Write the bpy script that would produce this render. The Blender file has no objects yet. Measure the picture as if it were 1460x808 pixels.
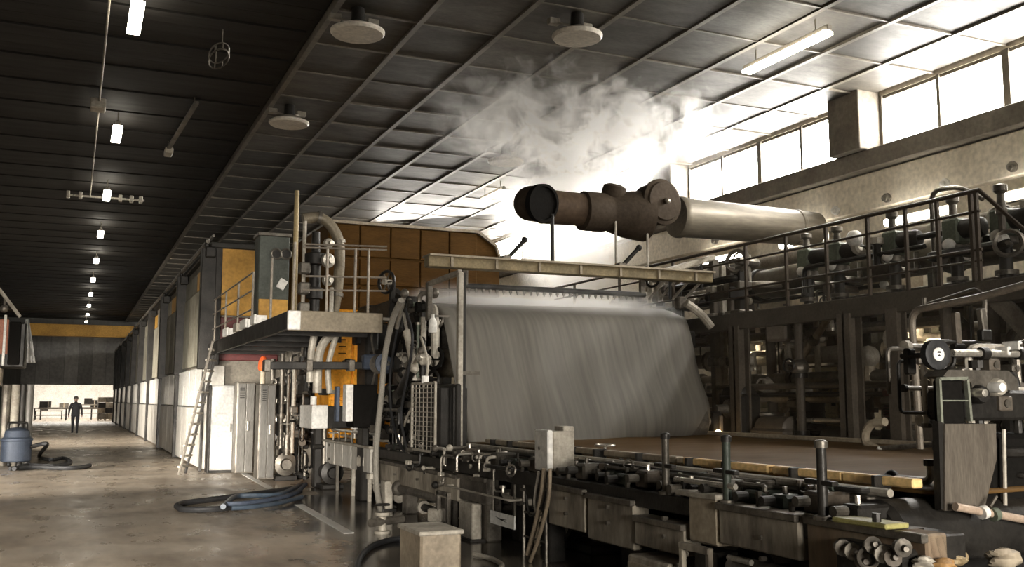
import bpy, math, random
from mathutils import Vector, Matrix

scene = bpy.context.scene
COL = scene.collection
rnd = random.Random(7)

# ---------------------------------------------------------------- camera, world, lights, exposure
CAM_H, FOC, VPX, VPY = 1.6, 1398.0, 105.0, 570.0       # focal length in pixels of the 1460 x 808 frame
pitch = math.atan2(VPY - 404, FOC)
yaw = math.atan2((730 - VPX) * 1.0, math.hypot(FOC, VPY - 404))
cam_data = bpy.data.cameras.new('camera')
cam_data.sensor_width = 36.0
cam_data.lens = 36.0 * FOC / 1460
cam = bpy.data.objects.new('camera', cam_data)
cam.location = (0, 0, CAM_H)
cam.rotation_euler = (math.pi / 2 + pitch, 0, -yaw)
COL.objects.link(cam)
scene.camera = cam
cam_data.clip_end = 300

world = bpy.data.worlds.new('overcast_sky')
scene.world = world
world.use_nodes = True
bgn = world.node_tree.nodes['Background']
bgn.inputs[0].default_value = (1.0, 0.95, 0.86, 1)
bgn.inputs[1].default_value = 0.4

scene.view_settings.view_transform = 'Standard'
scene.view_settings.look = 'None'
scene.view_settings.gamma = 1.0
scene.view_settings.use_curve_mapping = False
scene.view_settings.exposure = 0.0
scene.cycles.volume_step_rate = 0.8
scene.cycles.volume_max_steps = 160
scene.cycles.max_bounces = 6
scene.cycles.volume_bounces = 3
scene.cycles.use_denoising = True
scene.cycles.sample_clamp_indirect = 6.0

WINDOW_POWER = 42.0
TUBE_POWER = 26.0

def area(name, loc, target, sx, sy, power, col=(1.0, 0.94, 0.85), spread=math.pi):
    l = bpy.data.lights.new(name, 'AREA')
    l.shape = 'RECTANGLE'; l.size = sx; l.size_y = sy; l.energy = power; l.color = col; l.spread = spread
    o = bpy.data.objects.new(name, l)
    o.location = loc
    o.rotation_euler = (Vector(target) - Vector(loc)).to_track_quat('-Z', 'Y').to_euler()
    COL.objects.link(o)
    return o

# daylight from the open gates behind the camera and in the side wall of the aisle, plus added rear fill
area('gate_daylight', (-4.5, -5.0, 1.8), (0.6, 18, -0.6), 4.0, 2.2, 420, spread=math.radians(30))
area('side_gate_daylight', (-6.6, 22.0, 1.0), (2.8, 27.5, 0.4), 12.0, 1.7, 820, spread=math.radians(40))
area('side_gate_daylight_far', (-6.6, 42.0, 1.9), (2.7, 48.0, 0.7), 16.0, 2.6, 1500, spread=math.radians(80))
area('rear_fill_light', (4.0, -5.4, 1.9), (5.6, 6.5, 0.2), 5.0, 2.4, 230, spread=math.radians(56))  # soft fill added behind the camera for the near machine; no gate here
# clerestory daylight, along the long row of panes
area('clerestory_daylight_near', (13.75, 9.0, 6.95), (8.0, 9.0, 3.0), 12.0, 1.0, 130, spread=math.radians(160))
area('clerestory_daylight_far', (13.75, 27.0, 6.95), (7.0, 20.0, 4.6), 13.0, 1.0, 700, spread=math.radians(160))
# added fill lights without fixtures under the deck of the drive-side walkway
area('underdeck_fill', (11.2, 10.6, 2.72), (11.4, 10.6, 0), 0.5, 0.3, 26, (1.0, .84, .58), math.radians(150))
area('underdeck_fill', (11.2, 14.6, 2.72), (11.4, 14.6, 0), 0.5, 0.3, 34, (1.0, .86, .62), math.radians(150))
# the bright store room past the end of the hall
area('store_room_daylight', (0.0, 88.0, 5.0), (0.0, 88.0, 0.0), 9.0, 9.0, 2300)

# ---------------------------------------------------------------- geometry helpers
def ray(px, py):
    """Direction of a photograph pixel in the hall's axes (x across, y along, z up)."""
    a, b, c = px - 730, 404 - py, FOC
    d = Vector((VPX - 730, 404 - VPY, FOC)).normalized()
    up = Vector((0, math.cos(pitch), math.sin(pitch)))
    rt = Vector((up.y * d.z - up.z * d.y, up.z * d.x - up.x * d.z, up.x * d.y - up.y * d.x))
    v = Vector((a, b, c))
    return Vector((rt.dot(v), d.dot(v), up.dot(v)))
def aX(px, py, X):
    r = ray(px, py); t = X / r.x
    return Vector((X, t * r.y, CAM_H + t * r.z))
def aY(px, py, Y):
    r = ray(px, py); t = Y / r.y
    return Vector((t * r.x, Y, CAM_H + t * r.z))
def aZ(px, py, Z):
    r = ray(px, py); t = (Z - CAM_H) / r.z
    return Vector((t * r.x, t * r.y, Z))

ORG = {}
class MB:
    def __init__(s): s.v = []; s.f = []
    def add(s, vs, fs):
        n = len(s.v)
        s.v += [Vector(p) for p in vs]
        s.f += [tuple(i + n for i in f) for f in fs]
        return s
    def obox(s, c, size, M=None, ch=0.0):
        hx, hy, hz = size[0] / 2, size[1] / 2, size[2] / 2
        ch = min(ch, hx * .45, hy * .45, hz * .45)
        M = M or Matrix.Identity(3)
        c = Vector(c)
        if ch <= 0:
            vs = [(x, y, z) for x in (-hx, hx) for y in (-hy, hy) for z in (-hz, hz)]
            fs = [(0, 1, 3, 2), (4, 6, 7, 5), (0, 4, 5, 1), (2, 3, 7, 6), (0, 2, 6, 4), (1, 5, 7, 3)]
        else:
            vs = []; idx = {}
            for sx in (-1, 1):
                for sy in (-1, 1):
                    for sz in (-1, 1):
                        for ax in range(3):
                            p = [sx * (hx - ch), sy * (hy - ch), sz * (hz - ch)]
                            p[ax] = (sx * hx, sy * hy, sz * hz)[ax]
                            idx[(sx, sy, sz, ax)] = len(vs); vs.append(tuple(p))
            fs = []
            g = lambda a, b, c_, ax: idx[(a, b, c_, ax)]
            for e in (-1, 1):
                q = [g(e, -1, -1, 0), g(e, 1, -1, 0), g(e, 1, 1, 0), g(e, -1, 1, 0)]; fs.append(q if e > 0 else q[::-1])
                q = [g(-1, e, -1, 1), g(-1, e, 1, 1), g(1, e, 1, 1), g(1, e, -1, 1)]; fs.append(q if e > 0 else q[::-1])
                q = [g(-1, -1, e, 2), g(1, -1, e, 2), g(1, 1, e, 2), g(-1, 1, e, 2)]; fs.append(q if e > 0 else q[::-1])
            for a in (-1, 1):
                for b in (-1, 1):
                    q = [g(-1, a, b, 1), g(1, a, b, 1), g(1, a, b, 2), g(-1, a, b, 2)]; fs.append(q if a * b > 0 else q[::-1])
                    q = [g(a, -1, b, 0), g(a, 1, b, 0), g(a, 1, b, 2), g(a, -1, b, 2)]; fs.append(q[::-1] if a * b > 0 else q)
                    q = [g(a, b, -1, 0), g(a, b, 1, 0), g(a, b, 1, 1), g(a, b, -1, 1)]; fs.append(q if a * b > 0 else q[::-1])
            for a in (-1, 1):
                for b in (-1, 1):
                    for c_ in (-1, 1):
                        q = [g(a, b, c_, 0), g(a, b, c_, 1), g(a, b, c_, 2)]; fs.append(q if a * b * c_ > 0 else q[::-1])
        return s.add([c + M @ Vector(p) for p in vs], fs)
    def box(s, lo, hi, ch=0.0):
        lo = Vector(lo); hi = Vector(hi)
        lo, hi = Vector([min(a, b) for a, b in zip(lo, hi)]), Vector([max(a, b) for a, b in zip(lo, hi)])
        return s.obox((lo + hi) / 2, hi - lo, None, ch)
    def bar(s, p0, p1, w, h, ch=0.0):
        """rectangular bar from p0 to p1, w across, h in the (roughly) vertical direction"""
        p0 = Vector(p0); p1 = Vector(p1); d = (p1 - p0)
        L = d.length; d = d / L
        up = Vector((0, 0, 1)) if abs(d.z) < .95 else Vector((0, 1, 0))
        side = d.cross(up).normalized(); up2 = side.cross(d)
        M = Matrix((side, d, up2)).transposed()
        return s.obox((p0 + p1) / 2, (w, L, h), M, ch)
    def tube(s, path, r, n=8, closed=False):
        path = [Vector(p) for p in path]
        m = len(path); rings = []
        prev = None
        for i, p in enumerate(path):
            if closed: t = path[(i + 1) % m] - path[i - 1]
            else: t = path[min(i + 1, m - 1)] - path[max(i - 1, 0)]
            if t.length < 1e-9: t = Vector((0, 0, 1))
            t.normalize()
            if prev is None:
                a = Vector((0, 0, 1)) if abs(t.z) < .9 else Vector((1, 0, 0))
                u = t.cross(a).normalized()
            else:
                u = (prev - t * prev.dot(t))
                u = u.normalized() if u.length > 1e-6 else t.orthogonal().normalized()
            prev = u; w = t.cross(u)
            rr = r[i] if isinstance(r, (list, tuple)) else r
            rings.append([p + (u * math.cos(2 * math.pi * k / n) + w * math.sin(2 * math.pi * k / n)) * rr for k in range(n)])
        vs = [q for ring in rings for q in ring]; fs = []
        for i in range(m if closed else m - 1):
            j = (i + 1) % m
            for k in range(n):
                k2 = (k + 1) % n
                fs.append((i * n + k, i * n + k2, j * n + k2, j * n + k))
        if not closed:
            fs.append(tuple(range(n))[::-1]); fs.append(tuple((m - 1) * n + k for k in range(n)))
        return s.add(vs, fs)
    def cyl(s, p0, p1, r, r1=None, n=16):
        return s.tube([p0, p1], [r, r if r1 is None else r1], n)
    def lathe(s, p0, axis, prof, n=20):
        """prof: list of (distance along axis, radius)"""
        ax = Vector(axis).normalized(); p0 = Vector(p0)
        u = ax.orthogonal().normalized(); w = ax.cross(u)
        vs = []; fs = []
        for h, r in prof:
            for k in range(n):
                a = 2 * math.pi * k / n
                vs.append(p0 + ax * h + (u * math.cos(a) + w * math.sin(a)) * max(r, 1e-4))
        for i in range(len(prof) - 1):
            for k in range(n):
                k2 = (k + 1) % n
                fs.append((i * n + k, i * n + k2, (i + 1) * n + k2, (i + 1) * n + k))
        fs.append(tuple(range(n))[::-1]); fs.append(tuple((len(prof) - 1) * n + k for k in range(n)))
        return s.add(vs, fs)
    def prism(s, poly, ext):
        poly = [Vector(p) for p in poly]; ext = Vector(ext); n = len(poly)
        fs = [tuple(range(n)), tuple(range(n, 2 * n))[::-1]]
        for k in range(n):
            k2 = (k + 1) % n
            fs.append((k, k + n, k2 + n, k2))
        return s.add(poly + [p + ext for p in poly], fs)
    def sph(s, c, r, n=14, sc=(1, 1, 1)):
        c = Vector(c); m = max(6, n // 2); vs = []; fs = []
        for i in range(m + 1):
            th = math.pi * i / m
            for k in range(n):
                a = 2 * math.pi * k / n
                rr = max(math.sin(th), 1e-3)
                vs.append(c + Vector((r * rr * math.cos(a) * sc[0], r * rr * math.sin(a) * sc[1], r * math.cos(th) * sc[2])))
        for i in range(m):
            for k in range(n):
                k2 = (k + 1) % n
                fs.append((i * n + k, (i + 1) * n + k, (i + 1) * n + k2, i * n + k2))
        return s.add(vs, fs)
    def torus(s, c, axis, R, r, n=24, m=8):
        ax = Vector(axis).normalized(); u = ax.orthogonal().normalized(); w = ax.cross(u); c = Vector(c)
        return s.tube([c + (u * math.cos(2 * math.pi * k / n) + w * math.sin(2 * math.pi * k / n)) * R for k in range(n)], r, m, True)
    def center(s):
        lo = Vector([min(p[i] for p in s.v) for i in range(3)]); hi = Vector([max(p[i] for p in s.v) for i in range(3)])
        return Vector(((lo.x + hi.x) / 2, (lo.y + hi.y) / 2, lo.z))
    def build(s, name, mat, parent=None, kind=None, label=None, smooth=True, org=None):
        o_ = ORG[parent.name] if parent else (Vector(org) if org is not None else s.center())
        me = bpy.data.meshes.new(name)
        me.from_pydata([tuple(p - o_) for p in s.v], [], s.f)
        me.materials.append(mat)
        if smooth:
            me.polygons.foreach_set('use_smooth', [True] * len(me.polygons))
            me.set_sharp_from_angle(angle=math.radians(34))
        ob = bpy.data.objects.new(name, me)
        COL.objects.link(ob)
        if parent: ob.parent = parent
        else: ob.location = o_
        ORG[ob.name] = o_
        if kind: ob['kind'] = kind
        if label: ob['label'] = label
        return ob

def rounded(path, rad, k=4):
    path = [Vector(p) for p in path]; out = [path[0]]
    for i in range(1, len(path) - 1):
        a, b, c = path[i - 1], path[i], path[i + 1]
        d0 = (a - b); d1 = (c - b)
        r = min(rad, d0.length * .45, d1.length * .45)
        p0 = b + d0.normalized() * r; p1 = b + d1.normalized() * r
        for j in range(k + 1):
            t = j / k
            out.append(p0 * (1 - t) ** 2 + b * 2 * t * (1 - t) + p1 * t * t)
    out.append(path[-1])
    return out
def smoothpath(pts, k=6):
    pts = [Vector(p) for p in pts]; out = []
    P = [pts[0]] + pts + [pts[-1]]
    for i in range(1, len(P) - 2):
        a, b, c, d = P[i - 1], P[i], P[i + 1], P[i + 2]
        for j in range(k):
            t = j / k
            out.append(.5 * ((2 * b) + (c - a) * t + (2 * a - 5 * b + 4 * c - d) * t * t + (3 * b - a - 3 * c + d) * t ** 3))
    out.append(pts[-1])
    return out

def tag(o, label, cat, group=None, kind=None):
    o['label'] = label; o['category'] = cat
    if group: o['group'] = group
    if kind: o['kind'] = kind
    return o
def thing(name, label, cat, loc, group=None):
    o = bpy.data.objects.new(name, None)
    o.empty_display_size = .1
    COL.objects.link(o)
    o.location = loc; ORG[o.name] = Vector(loc)
    return tag(o, label, cat, group)
def dup(root, delta, label=None):
    r = root.copy(); COL.objects.link(r); r.location = root.location + Vector(delta)
    ORG[r.name] = ORG[root.name] + Vector(delta)
    if label: r['label'] = label
    for ch in list(root.children):
        c = ch.copy(); COL.objects.link(c); c.parent = r; ORG[c.name] = ORG[r.name]
        for g in list(ch.children):
            d = g.copy(); COL.objects.link(d); d.parent = c; ORG[d.name] = ORG[r.name]
    return r
def structure(mb, name, mat, parent=None, smooth=True, org=None):
    o = mb.build(name, mat, parent, smooth=smooth, org=org)
    if not parent: o['kind'] = 'structure'
    return o

# ---------------------------------------------------------------- materials
MATS = {}
def mat(name, col, rough=.55, metal=0.0, dirt=None, dirt_amt=.5, scale=3.0, bump=.15, stretch=(1, 1, 1), spec=.3, rough_var=.15, vary=0.0):
    """painted / bare surface with patchy wear: colour mixed with a dirt colour by two noises, slight relief"""
    if name in MATS: return MATS[name]
    m = bpy.data.materials.new(name); m.use_nodes = True
    nt = m.node_tree; N = nt.nodes; L = nt.links
    b = N['Principled BSDF']
    tc = N.new('ShaderNodeTexCoord'); mp = N.new('ShaderNodeMapping')
    geo = N.new('ShaderNodeNewGeometry')
    L.new(geo.outputs['Position'], mp.inputs[0])
    mp.inputs['Scale'].default_value = stretch
    n1 = N.new('ShaderNodeTexNoise'); n1.inputs['Scale'].default_value = scale; n1.inputs['Detail'].default_value = 6; n1.inputs['Roughness'].default_value = .65
    n2 = N.new('ShaderNodeTexNoise'); n2.inputs['Scale'].default_value = scale * 9; n2.inputs['Detail'].default_value = 4
    L.new(mp.outputs[0], n1.inputs['Vector']); L.new(mp.outputs[0], n2.inputs['Vector'])
    rp = N.new('ShaderNodeMapRange'); rp.inputs['From Min'].default_value = .38; rp.inputs['From Max'].default_value = .68
    L.new(n1.outputs['Fac'], rp.inputs['Value'])
    mu = N.new('ShaderNodeMath'); mu.operation = 'MULTIPLY'; mu.inputs[1].default_value = dirt_amt
    L.new(rp.outputs[0], mu.inputs[0])
    mx = N.new('ShaderNodeMix'); mx.data_type = 'RGBA'
    mx.inputs['A'].default_value = (*col, 1)
    d = dirt or tuple(c * .3 for c in col)
    mx.inputs['B'].default_value = (*d, 1)
    L.new(mu.outputs[0], mx.inputs['Factor'])
    out = mx.outputs['Result']
    mv = N.new('ShaderNodeMapRange'); mv.inputs['From Min'].default_value = .3; mv.inputs['From Max'].default_value = .7
    mv.inputs['To Min'].default_value = .8; mv.inputs['To Max'].default_value = 1.15
    L.new(n2.outputs['Fac'], mv.inputs['Value'])
    fac = mv.outputs[0]
    if vary:
        oi = N.new('ShaderNodeObjectInfo')
        vr = N.new('ShaderNodeMapRange'); vr.inputs['To Min'].default_value = 1 - vary; vr.inputs['To Max'].default_value = 1 + vary
        L.new(oi.outputs['Random'], vr.inputs['Value'])
        mm = N.new('ShaderNodeMath'); mm.operation = 'MULTIPLY'; L.new(fac, mm.inputs[0]); L.new(vr.outputs[0], mm.inputs[1]); fac = mm.outputs[0]
    sc = N.new('ShaderNodeVectorMath'); sc.operation = 'SCALE'
    L.new(out, sc.inputs[0]); L.new(fac, sc.inputs['Scale'])
    L.new(sc.outputs[0], b.inputs['Base Color'])
    b.inputs['Metallic'].default_value = metal
    b.inputs['Specular IOR Level'].default_value = spec
    rr = N.new('ShaderNodeMapRange'); rr.inputs['To Min'].default_value = max(.05, rough - rough_var); rr.inputs['To Max'].default_value = min(1, rough + rough_var)
    L.new(n1.outputs['Fac'], rr.inputs['Value']); L.new(rr.outputs[0], b.inputs['Roughness'])
    if bump:
        bp = N.new('ShaderNodeBump'); bp.inputs['Strength'].default_value = bump; bp.inputs['Distance'].default_value = .02
        L.new(n2.outputs['Fac'], bp.inputs['Height']); L.new(bp.outputs[0], b.inputs['Normal'])
    MATS[name] = m
    return m
def emit(name, col, power):
    if name in MATS: return MATS[name]
    m = bpy.data.materials.new(name); m.use_nodes = True
    b = m.node_tree.nodes['Principled BSDF']
    b.inputs['Base Color'].default_value = (.8, .8, .8, 1)
    b.inputs['Emission Color'].default_value = (*col, 1); b.inputs['Emission Strength'].default_value = power
    MATS[name] = m
    return m

M_GREASE = mat('greasy_dark_metal', (.030, .027, .023), .45, .3, (.010, .009, .008), .8, 4)
M_STEEL = mat('worn_steel', (.20, .18, .15), .42, .6, (.05, .042, .033), .8, 4)
M_PALE = mat('pale_painted_metal', (.46, .42, .35), .5, .1, (.14, .12, .09), .7, 3)
M_BRIGHT = mat('bright_bare_metal', (.62, .58, .50), .3, .7, (.2, .17, .13), .5, 5)
M_WHITE = mat('white_paint', (.78, .76, .71), .45, 0, (.42, .38, .32), .35, 2)
M_ORANGE = mat('orange_paint', (.85, .36, .025), .5, 0, (.5, .19, .015), .6, 2.5)
M_BROWN = mat('brown_hood_paint', (.085, .042, .010), .65, 0, (.045, .022, .006), .6, 1.2, stretch=(1, 1, 5), spec=.06)
M_YELLOW = mat('ochre_hood_paint', (.50, .27, .05), .5, 0, (.2, .1, .02), .5, 1.5)
M_RED = mat('faded_red_paint', (.35, .07, .03), .5, 0, (.1, .02, .01), .5, 3)
M_MAROON = mat('dark_maroon_paint', (.09, .022, .02), .5, 0, (.03, .01, .01), .5, 3)
M_GREEN = mat('grey_green_paint', (.13, .15, .11), .5, .1, (.04, .045, .035), .6, 3)
M_BLUE = mat('blue_grey_paint', (.06, .075, .105), .5, .1, (.03, .035, .05), .5, 3)
M_RUBBER = mat('black_rubber', (.018, .018, .019), .5, 0, (.05, .048, .044), .3, 6)
M_WEATHER = mat('stained_grey_cladding', (.44, .39, .31), .6, .1, (.07, .055, .04), .95, 2.2, .2, (1, 1, .35))
M_BEIGE = mat('beige_paint', (.40, .34, .25), .55, 0, (.16, .12, .08), .6, 2.5)
M_BLACKHOLE = mat('matte_black_and_shade', (.010, .009, .008), .9, 0, (.006, .006, .005), .5, 3, spec=.05)

# ================================================================ SETTING
def floor_material():
    m = bpy.data.materials.new('hall_concrete'); m.use_nodes = True
    nt = m.node_tree; N = nt.nodes; L = nt.links; b = N['Principled BSDF']
    geo = N.new('ShaderNodeNewGeometry')
    def noise(scale, detail=6, stretch=(1, 1, 1)):
        mp = N.new('ShaderNodeMapping'); mp.inputs['Scale'].default_value = stretch
        L.new(geo.outputs['Position'], mp.inputs[0])
        n = N.new('ShaderNodeTexNoise'); n.inputs['Scale'].default_value = scale; n.inputs['Detail'].default_value = detail; n.inputs['Roughness'].default_value = .62
        L.new(mp.outputs[0], n.inputs['Vector']); return n
    def mr(src, a, b_, c=0, d=1):
        r = N.new('ShaderNodeMapRange'); r.interpolation_type = 'SMOOTHSTEP'
        r.inputs['From Min'].default_value = a; r.inputs['From Max'].default_value = b_
        r.inputs['To Min'].default_value = c; r.inputs['To Max'].default_value = d
        L.new(src, r.inputs['Value']); return r.outputs[0]
    def math_(op, a, b_):
        n = N.new('ShaderNodeMath'); n.operation = op
        for i, x in enumerate((a, b_)):
            if isinstance(x, (int, float)): n.inputs[i].default_value = x
            else: L.new(x, n.inputs[i])
        return n.outputs[0]
    def mixc(f, a, b_):
        x = N.new('ShaderNodeMix'); x.data_type = 'RGBA'
        L.new(f, x.inputs['Factor'])
        for k, c in (('A', a), ('B', b_)):
            if isinstance(c, tuple): x.inputs[k].default_value = (*c, 1)
            else: L.new(c, x.inputs[k])
        return x.outputs['Result']
    n1 = noise(.55, 7); n2 = noise(2.2, 6, (1, .35, 1)); n3 = noise(30, 3)
    sep = N.new('ShaderNodeSeparateXYZ'); L.new(geo.outputs['Position'], sep.inputs[0])
    c = mixc(mr(n1.outputs['Fac'], .36, .66), (.42, .345, .26), (.24, .19, .14))
    c = mixc(mr(n2.outputs['Fac'], .5, .72, 0, .55), c, (.13, .107, .085))
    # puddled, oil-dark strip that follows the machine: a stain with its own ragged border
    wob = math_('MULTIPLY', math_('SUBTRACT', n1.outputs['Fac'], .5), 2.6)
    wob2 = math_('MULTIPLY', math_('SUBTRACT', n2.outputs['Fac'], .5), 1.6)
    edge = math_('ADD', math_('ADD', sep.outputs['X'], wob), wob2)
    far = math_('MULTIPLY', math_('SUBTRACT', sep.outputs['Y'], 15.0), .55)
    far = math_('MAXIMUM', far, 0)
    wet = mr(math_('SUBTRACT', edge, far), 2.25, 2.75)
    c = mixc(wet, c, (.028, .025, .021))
    # faint pale bands across the aisle: floor reflections painted into the colour
    wv = N.new('ShaderNodeTexWave'); wv.bands_direction = 'Y'; wv.inputs['Scale'].default_value = .12; wv.inputs['Distortion'].default_value = 2.5; wv.inputs['Detail'].default_value = 3
    L.new(geo.outputs['Position'], wv.inputs['Vector'])
    n4 = noise(1.3, 9, (1, .8, 1))
    c = mixc(mr(n4.outputs['Fac'], .47, .60, 0, .45), c, (.16, .128, .098))
    c = mixc(mr(wv.outputs['Fac'], .55, .95, 0, .3), c, (.46, .40, .32))
    L.new(c, b.inputs['Base Color'])
    r = mr(n2.outputs['Fac'], .3, .7, .22, .5)
    rmix = N.new('ShaderNodeMix'); L.new(wet, rmix.inputs['Factor']); L.new(r, rmix.inputs['A']); rmix.inputs['B'].default_value = .14
    L.new(rmix.outputs[0], b.inputs['Roughness'])
    bp = N.new('ShaderNodeBump'); bp.inputs['Strength'].default_value = .12; bp.inputs['Distance'].default_value = .02
    hm = math_('ADD', math_('MULTIPLY', n2.outputs['Fac'], .8), math_('MULTIPLY', n3.outputs['Fac'], .25))
    L.new(hm, bp.inputs['Height']); L.new(bp.outputs[0], b.inputs['Normal'])
    return m
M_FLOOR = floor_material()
M_CEIL = mat('sooty_ceiling', (.020, .018, .015), .7, 0, (.012, .011, .009), .8, .8, .1, (1, 2.5, 1))
M_PANEL = mat('ceiling_panel', (.085, .076, .062), .55, 0, (.040, .035, .028), .8, 1.4, .1, (1, 2.5, 1), vary=.35)
M_CBEAM = mat('ceiling_rail_paint', (.17, .15, .12), .45, 0, (.10, .085, .065), .8, 1.2)
M_WALL = mat('limewashed_wall', (.74, .67, .55), .7, 0, (.48, .41, .31), .5, 1.2)
M_CONC = mat('grimy_concrete', (.20, .175, .14), .75, 0, (.09, .075, .058), .7, 1.5)
M_DARKWALL = mat('dark_cladding', (.085, .082, .075), .6, 0, (.05, .047, .042), .6, .5, .05, (1, 1, .3))
M_PANE = emit('daylit_pane', (1.0, .965, .90), WINDOW_POWER)

mb = MB(); mb.box((-7.3, -6.3, -.3), (14.3, 97, 0)); floor = structure(mb, 'floor', M_FLOOR, smooth=False)

# ceiling: slab, long rails, cross ribs, drop panels
mb = MB(); mb.box((-7.3, -6.3, 7.62), (14.3, 80.3, 7.9)); ceiling = structure(mb, 'ceiling', M_CEIL, smooth=False)
GX = [3.35 + 1.35 * i for i in range(8)]                      # long rails
GY0, GDY = 3.5, 1.525
beam_me = None
for x in GX:
    b_ = MB(); b_.box((x - .045, -6, 7.472), (x + .045, 80, 7.62)); b_.build('beam', M_CBEAM, ceiling, smooth=False)
rib_src = None
nrow = 50
for j in range(nrow):
    y = GY0 + GDY * j
    if rib_src is None:
        b_ = MB(); b_.box((GX[0], y - .022, 7.485), (13.98, y + .022, 7.53)); rib_src = b_.build('rib', M_CBEAM, ceiling, smooth=False)
    else:
        r_ = rib_src.copy(); r_.location = (0, GDY * j, 0); COL.objects.link(r_)
cellx = [(GX[i], GX[i + 1]) for i in range(7)] + [(GX[7], 13.98)]
srcs = {}
far_mb = MB()
for j in range(-4, nrow):
    y0 = GY0 + GDY * j
    for i, (xa, xb) in enumerate(cellx):
        w = (xb - xa) - .10
        if 2 <= j < 38:
            key = round(w, 2)
            if key not in srcs:
                b_ = MB(); b_.obox((0, 0, 0), (w, GDY - .055, .03), None, .008)
                src = b_.build('panel', M_PANEL, ceiling, smooth=False, org=None); src.data.transform(Matrix.Translation(ORG[ceiling.name]))
                srcs[key] = src; p_ = src
            else:
                p_ = srcs[key].copy(); COL.objects.link(p_)
            p_.location = Vector(((xa + xb) / 2, y0 + GDY / 2, 7.52 + rnd.uniform(-.012, .012))) - ORG[ceiling.name]
            p_.rotation_euler = (math.radians(rnd.uniform(-.45, .45)), math.radians(rnd.uniform(-.5, .5)), 0)
        else:
            far_mb.obox(((xa + xb) / 2, y0 + GDY / 2, 7.52), (w, GDY - .055, .03))
far_mb.build('far_panels', M_PANEL, ceiling, 'stuff', smooth=False)
# boarded soffit over the aisle
b_ = MB()
for j in range(150):
    y = 5 + .5 * j
    b_.box((-6.9, y, 7.565 + .012 * (j % 3)), (3.2, y + .46, 7.62))
b_.build('soffit_boards', mat('soot_boards', (.015, .013, .011), .7, 0, (.008, .007, .006), .8, 1.2, .1, (.4, 3, 1)), ceiling, 'stuff', smooth=False)

# window wall
mb = MB(); mb.box((14, -6, 0), (14.3, 80, 6.4)); mb.box((14, -6, 7.44), (14.3, 80, 7.62)); wall_right = structure(mb, 'wall_right', M_WALL, smooth=False)
b_ = MB(); b_.box((13.62, -6, 5.98), (14.02, 80, 6.36), .02); b_.build('ledge', M_CONC, wall_right, smooth=False)
b_ = MB(); b_.box((13.80, -6, 5.22), (14.02, 80, 5.95), .02); b_.build('runway_beam', M_WALL, wall_right, smooth=False)
pil = [7.9 + 6.5 * k for k in range(-1, 11)]
for k, y in enumerate(pil):
    b_ = MB(); b_.box((13.45, y - .42, 6.36), (14.3, y + .42, 7.6), .015); b_.build('pillar', M_CONC, wall_right, smooth=False)
wn = 0
for k in range(len(pil) - 1):
    ya, yb = pil[k] + .42, pil[k + 1] - .42
    n = 4
    wn += 1
    fr = MB(); fr.box((14.02, ya, 6.40), (14.16, yb, 6.46)); fr.box((14.02, ya, 7.38), (14.16, yb, 7.44))
    win = structure(fr, 'window_%d' % wn, M_CONC, smooth=False)
    for q in range(n + 1):
        y = ya + (yb - ya) * q / n
        w = .07 if q == 2 else .035
        y = min(max(y, ya + w), yb - w)
        b_ = MB(); b_.box((13.98, y - w, 6.40), (14.18, y + w, 7.44)); b_.build('mullion', M_CBEAM, win, smooth=False)
    for q in range(n):
        b_ = MB(); b_.box((14.09, ya + (yb - ya) * q / n + .03, 6.46), (14.11, ya + (yb - ya) * (q + 1) / n - .03, 7.38)); b_.build('pane', M_PANE, win, smooth=False)

# other walls
mb = MB(); mb.box((-7.3, -6.3, 0), (-7.0, 80, 7.62)); structure(mb, 'wall_left', M_DARKWALL, smooth=False)
mb = MB(); mb.box((-7.3, -6.3, 0), (14.3, -6.0, 7.62)); structure(mb, 'wall_back', M_DARKWALL, smooth=False)
mb = MB()
mb.box((-7.3, 80, 2.72), (14.3, 80.3, 7.62)); mb.box((-7.3, 80, 0), (-3.2, 80.3, 2.72)); mb.box((3.75, 80, 0), (14.3, 80.3, 2.72))
we = structure(mb, 'wall_end', M_DARKWALL, smooth=False)
for k in range(9):                                             # tall cladding sheets on the end wall
    x = -3.6 + .95 * k
    b_ = MB(); b_.box((x, 79.94, 2.76), (x + .93, 80.02, 6.35)); b_.build('panel', mat('zinc_sheet', (.17, .165, .155), .5, .2, (.10, .095, .088), .5, .6, .05, vary=.2), we, smooth=False)
# store room past the opening
mb = MB(); mb.box((-7.3, 96.7, 0), (7.5, 97, 9)); structure(mb, 'wall_store', M_WHITE, smooth=False)
mb = MB(); mb.box((-7.3, 80.3, 2.72), (-7.0, 97, 9)); mb.box((7.2, 80.3, 0), (7.5, 97, 9)); mb.box((-7.3, 80.3, 0), (-7.0, 97, 2.72)); structure(mb, 'wall_store_side', M_WHITE, smooth=False)

# aisle floor line
mb = MB()
for (y0, y1) in ((11.9, 15.4), (16.6, 23.4)):
    x0 = 3.06 + .035 * (y0 - 12); x1 = 3.06 + .035 * (y1 - 12)
    mb.prism([(x0, y0, .001), (x0 + .13, y0, .001), (x1 + .13, y1, .001), (x1, y1, .001)], (0, 0, .004))
o = mb.build('trim_1', M_WHITE, smooth=False); o['kind'] = 'structure'

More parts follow.
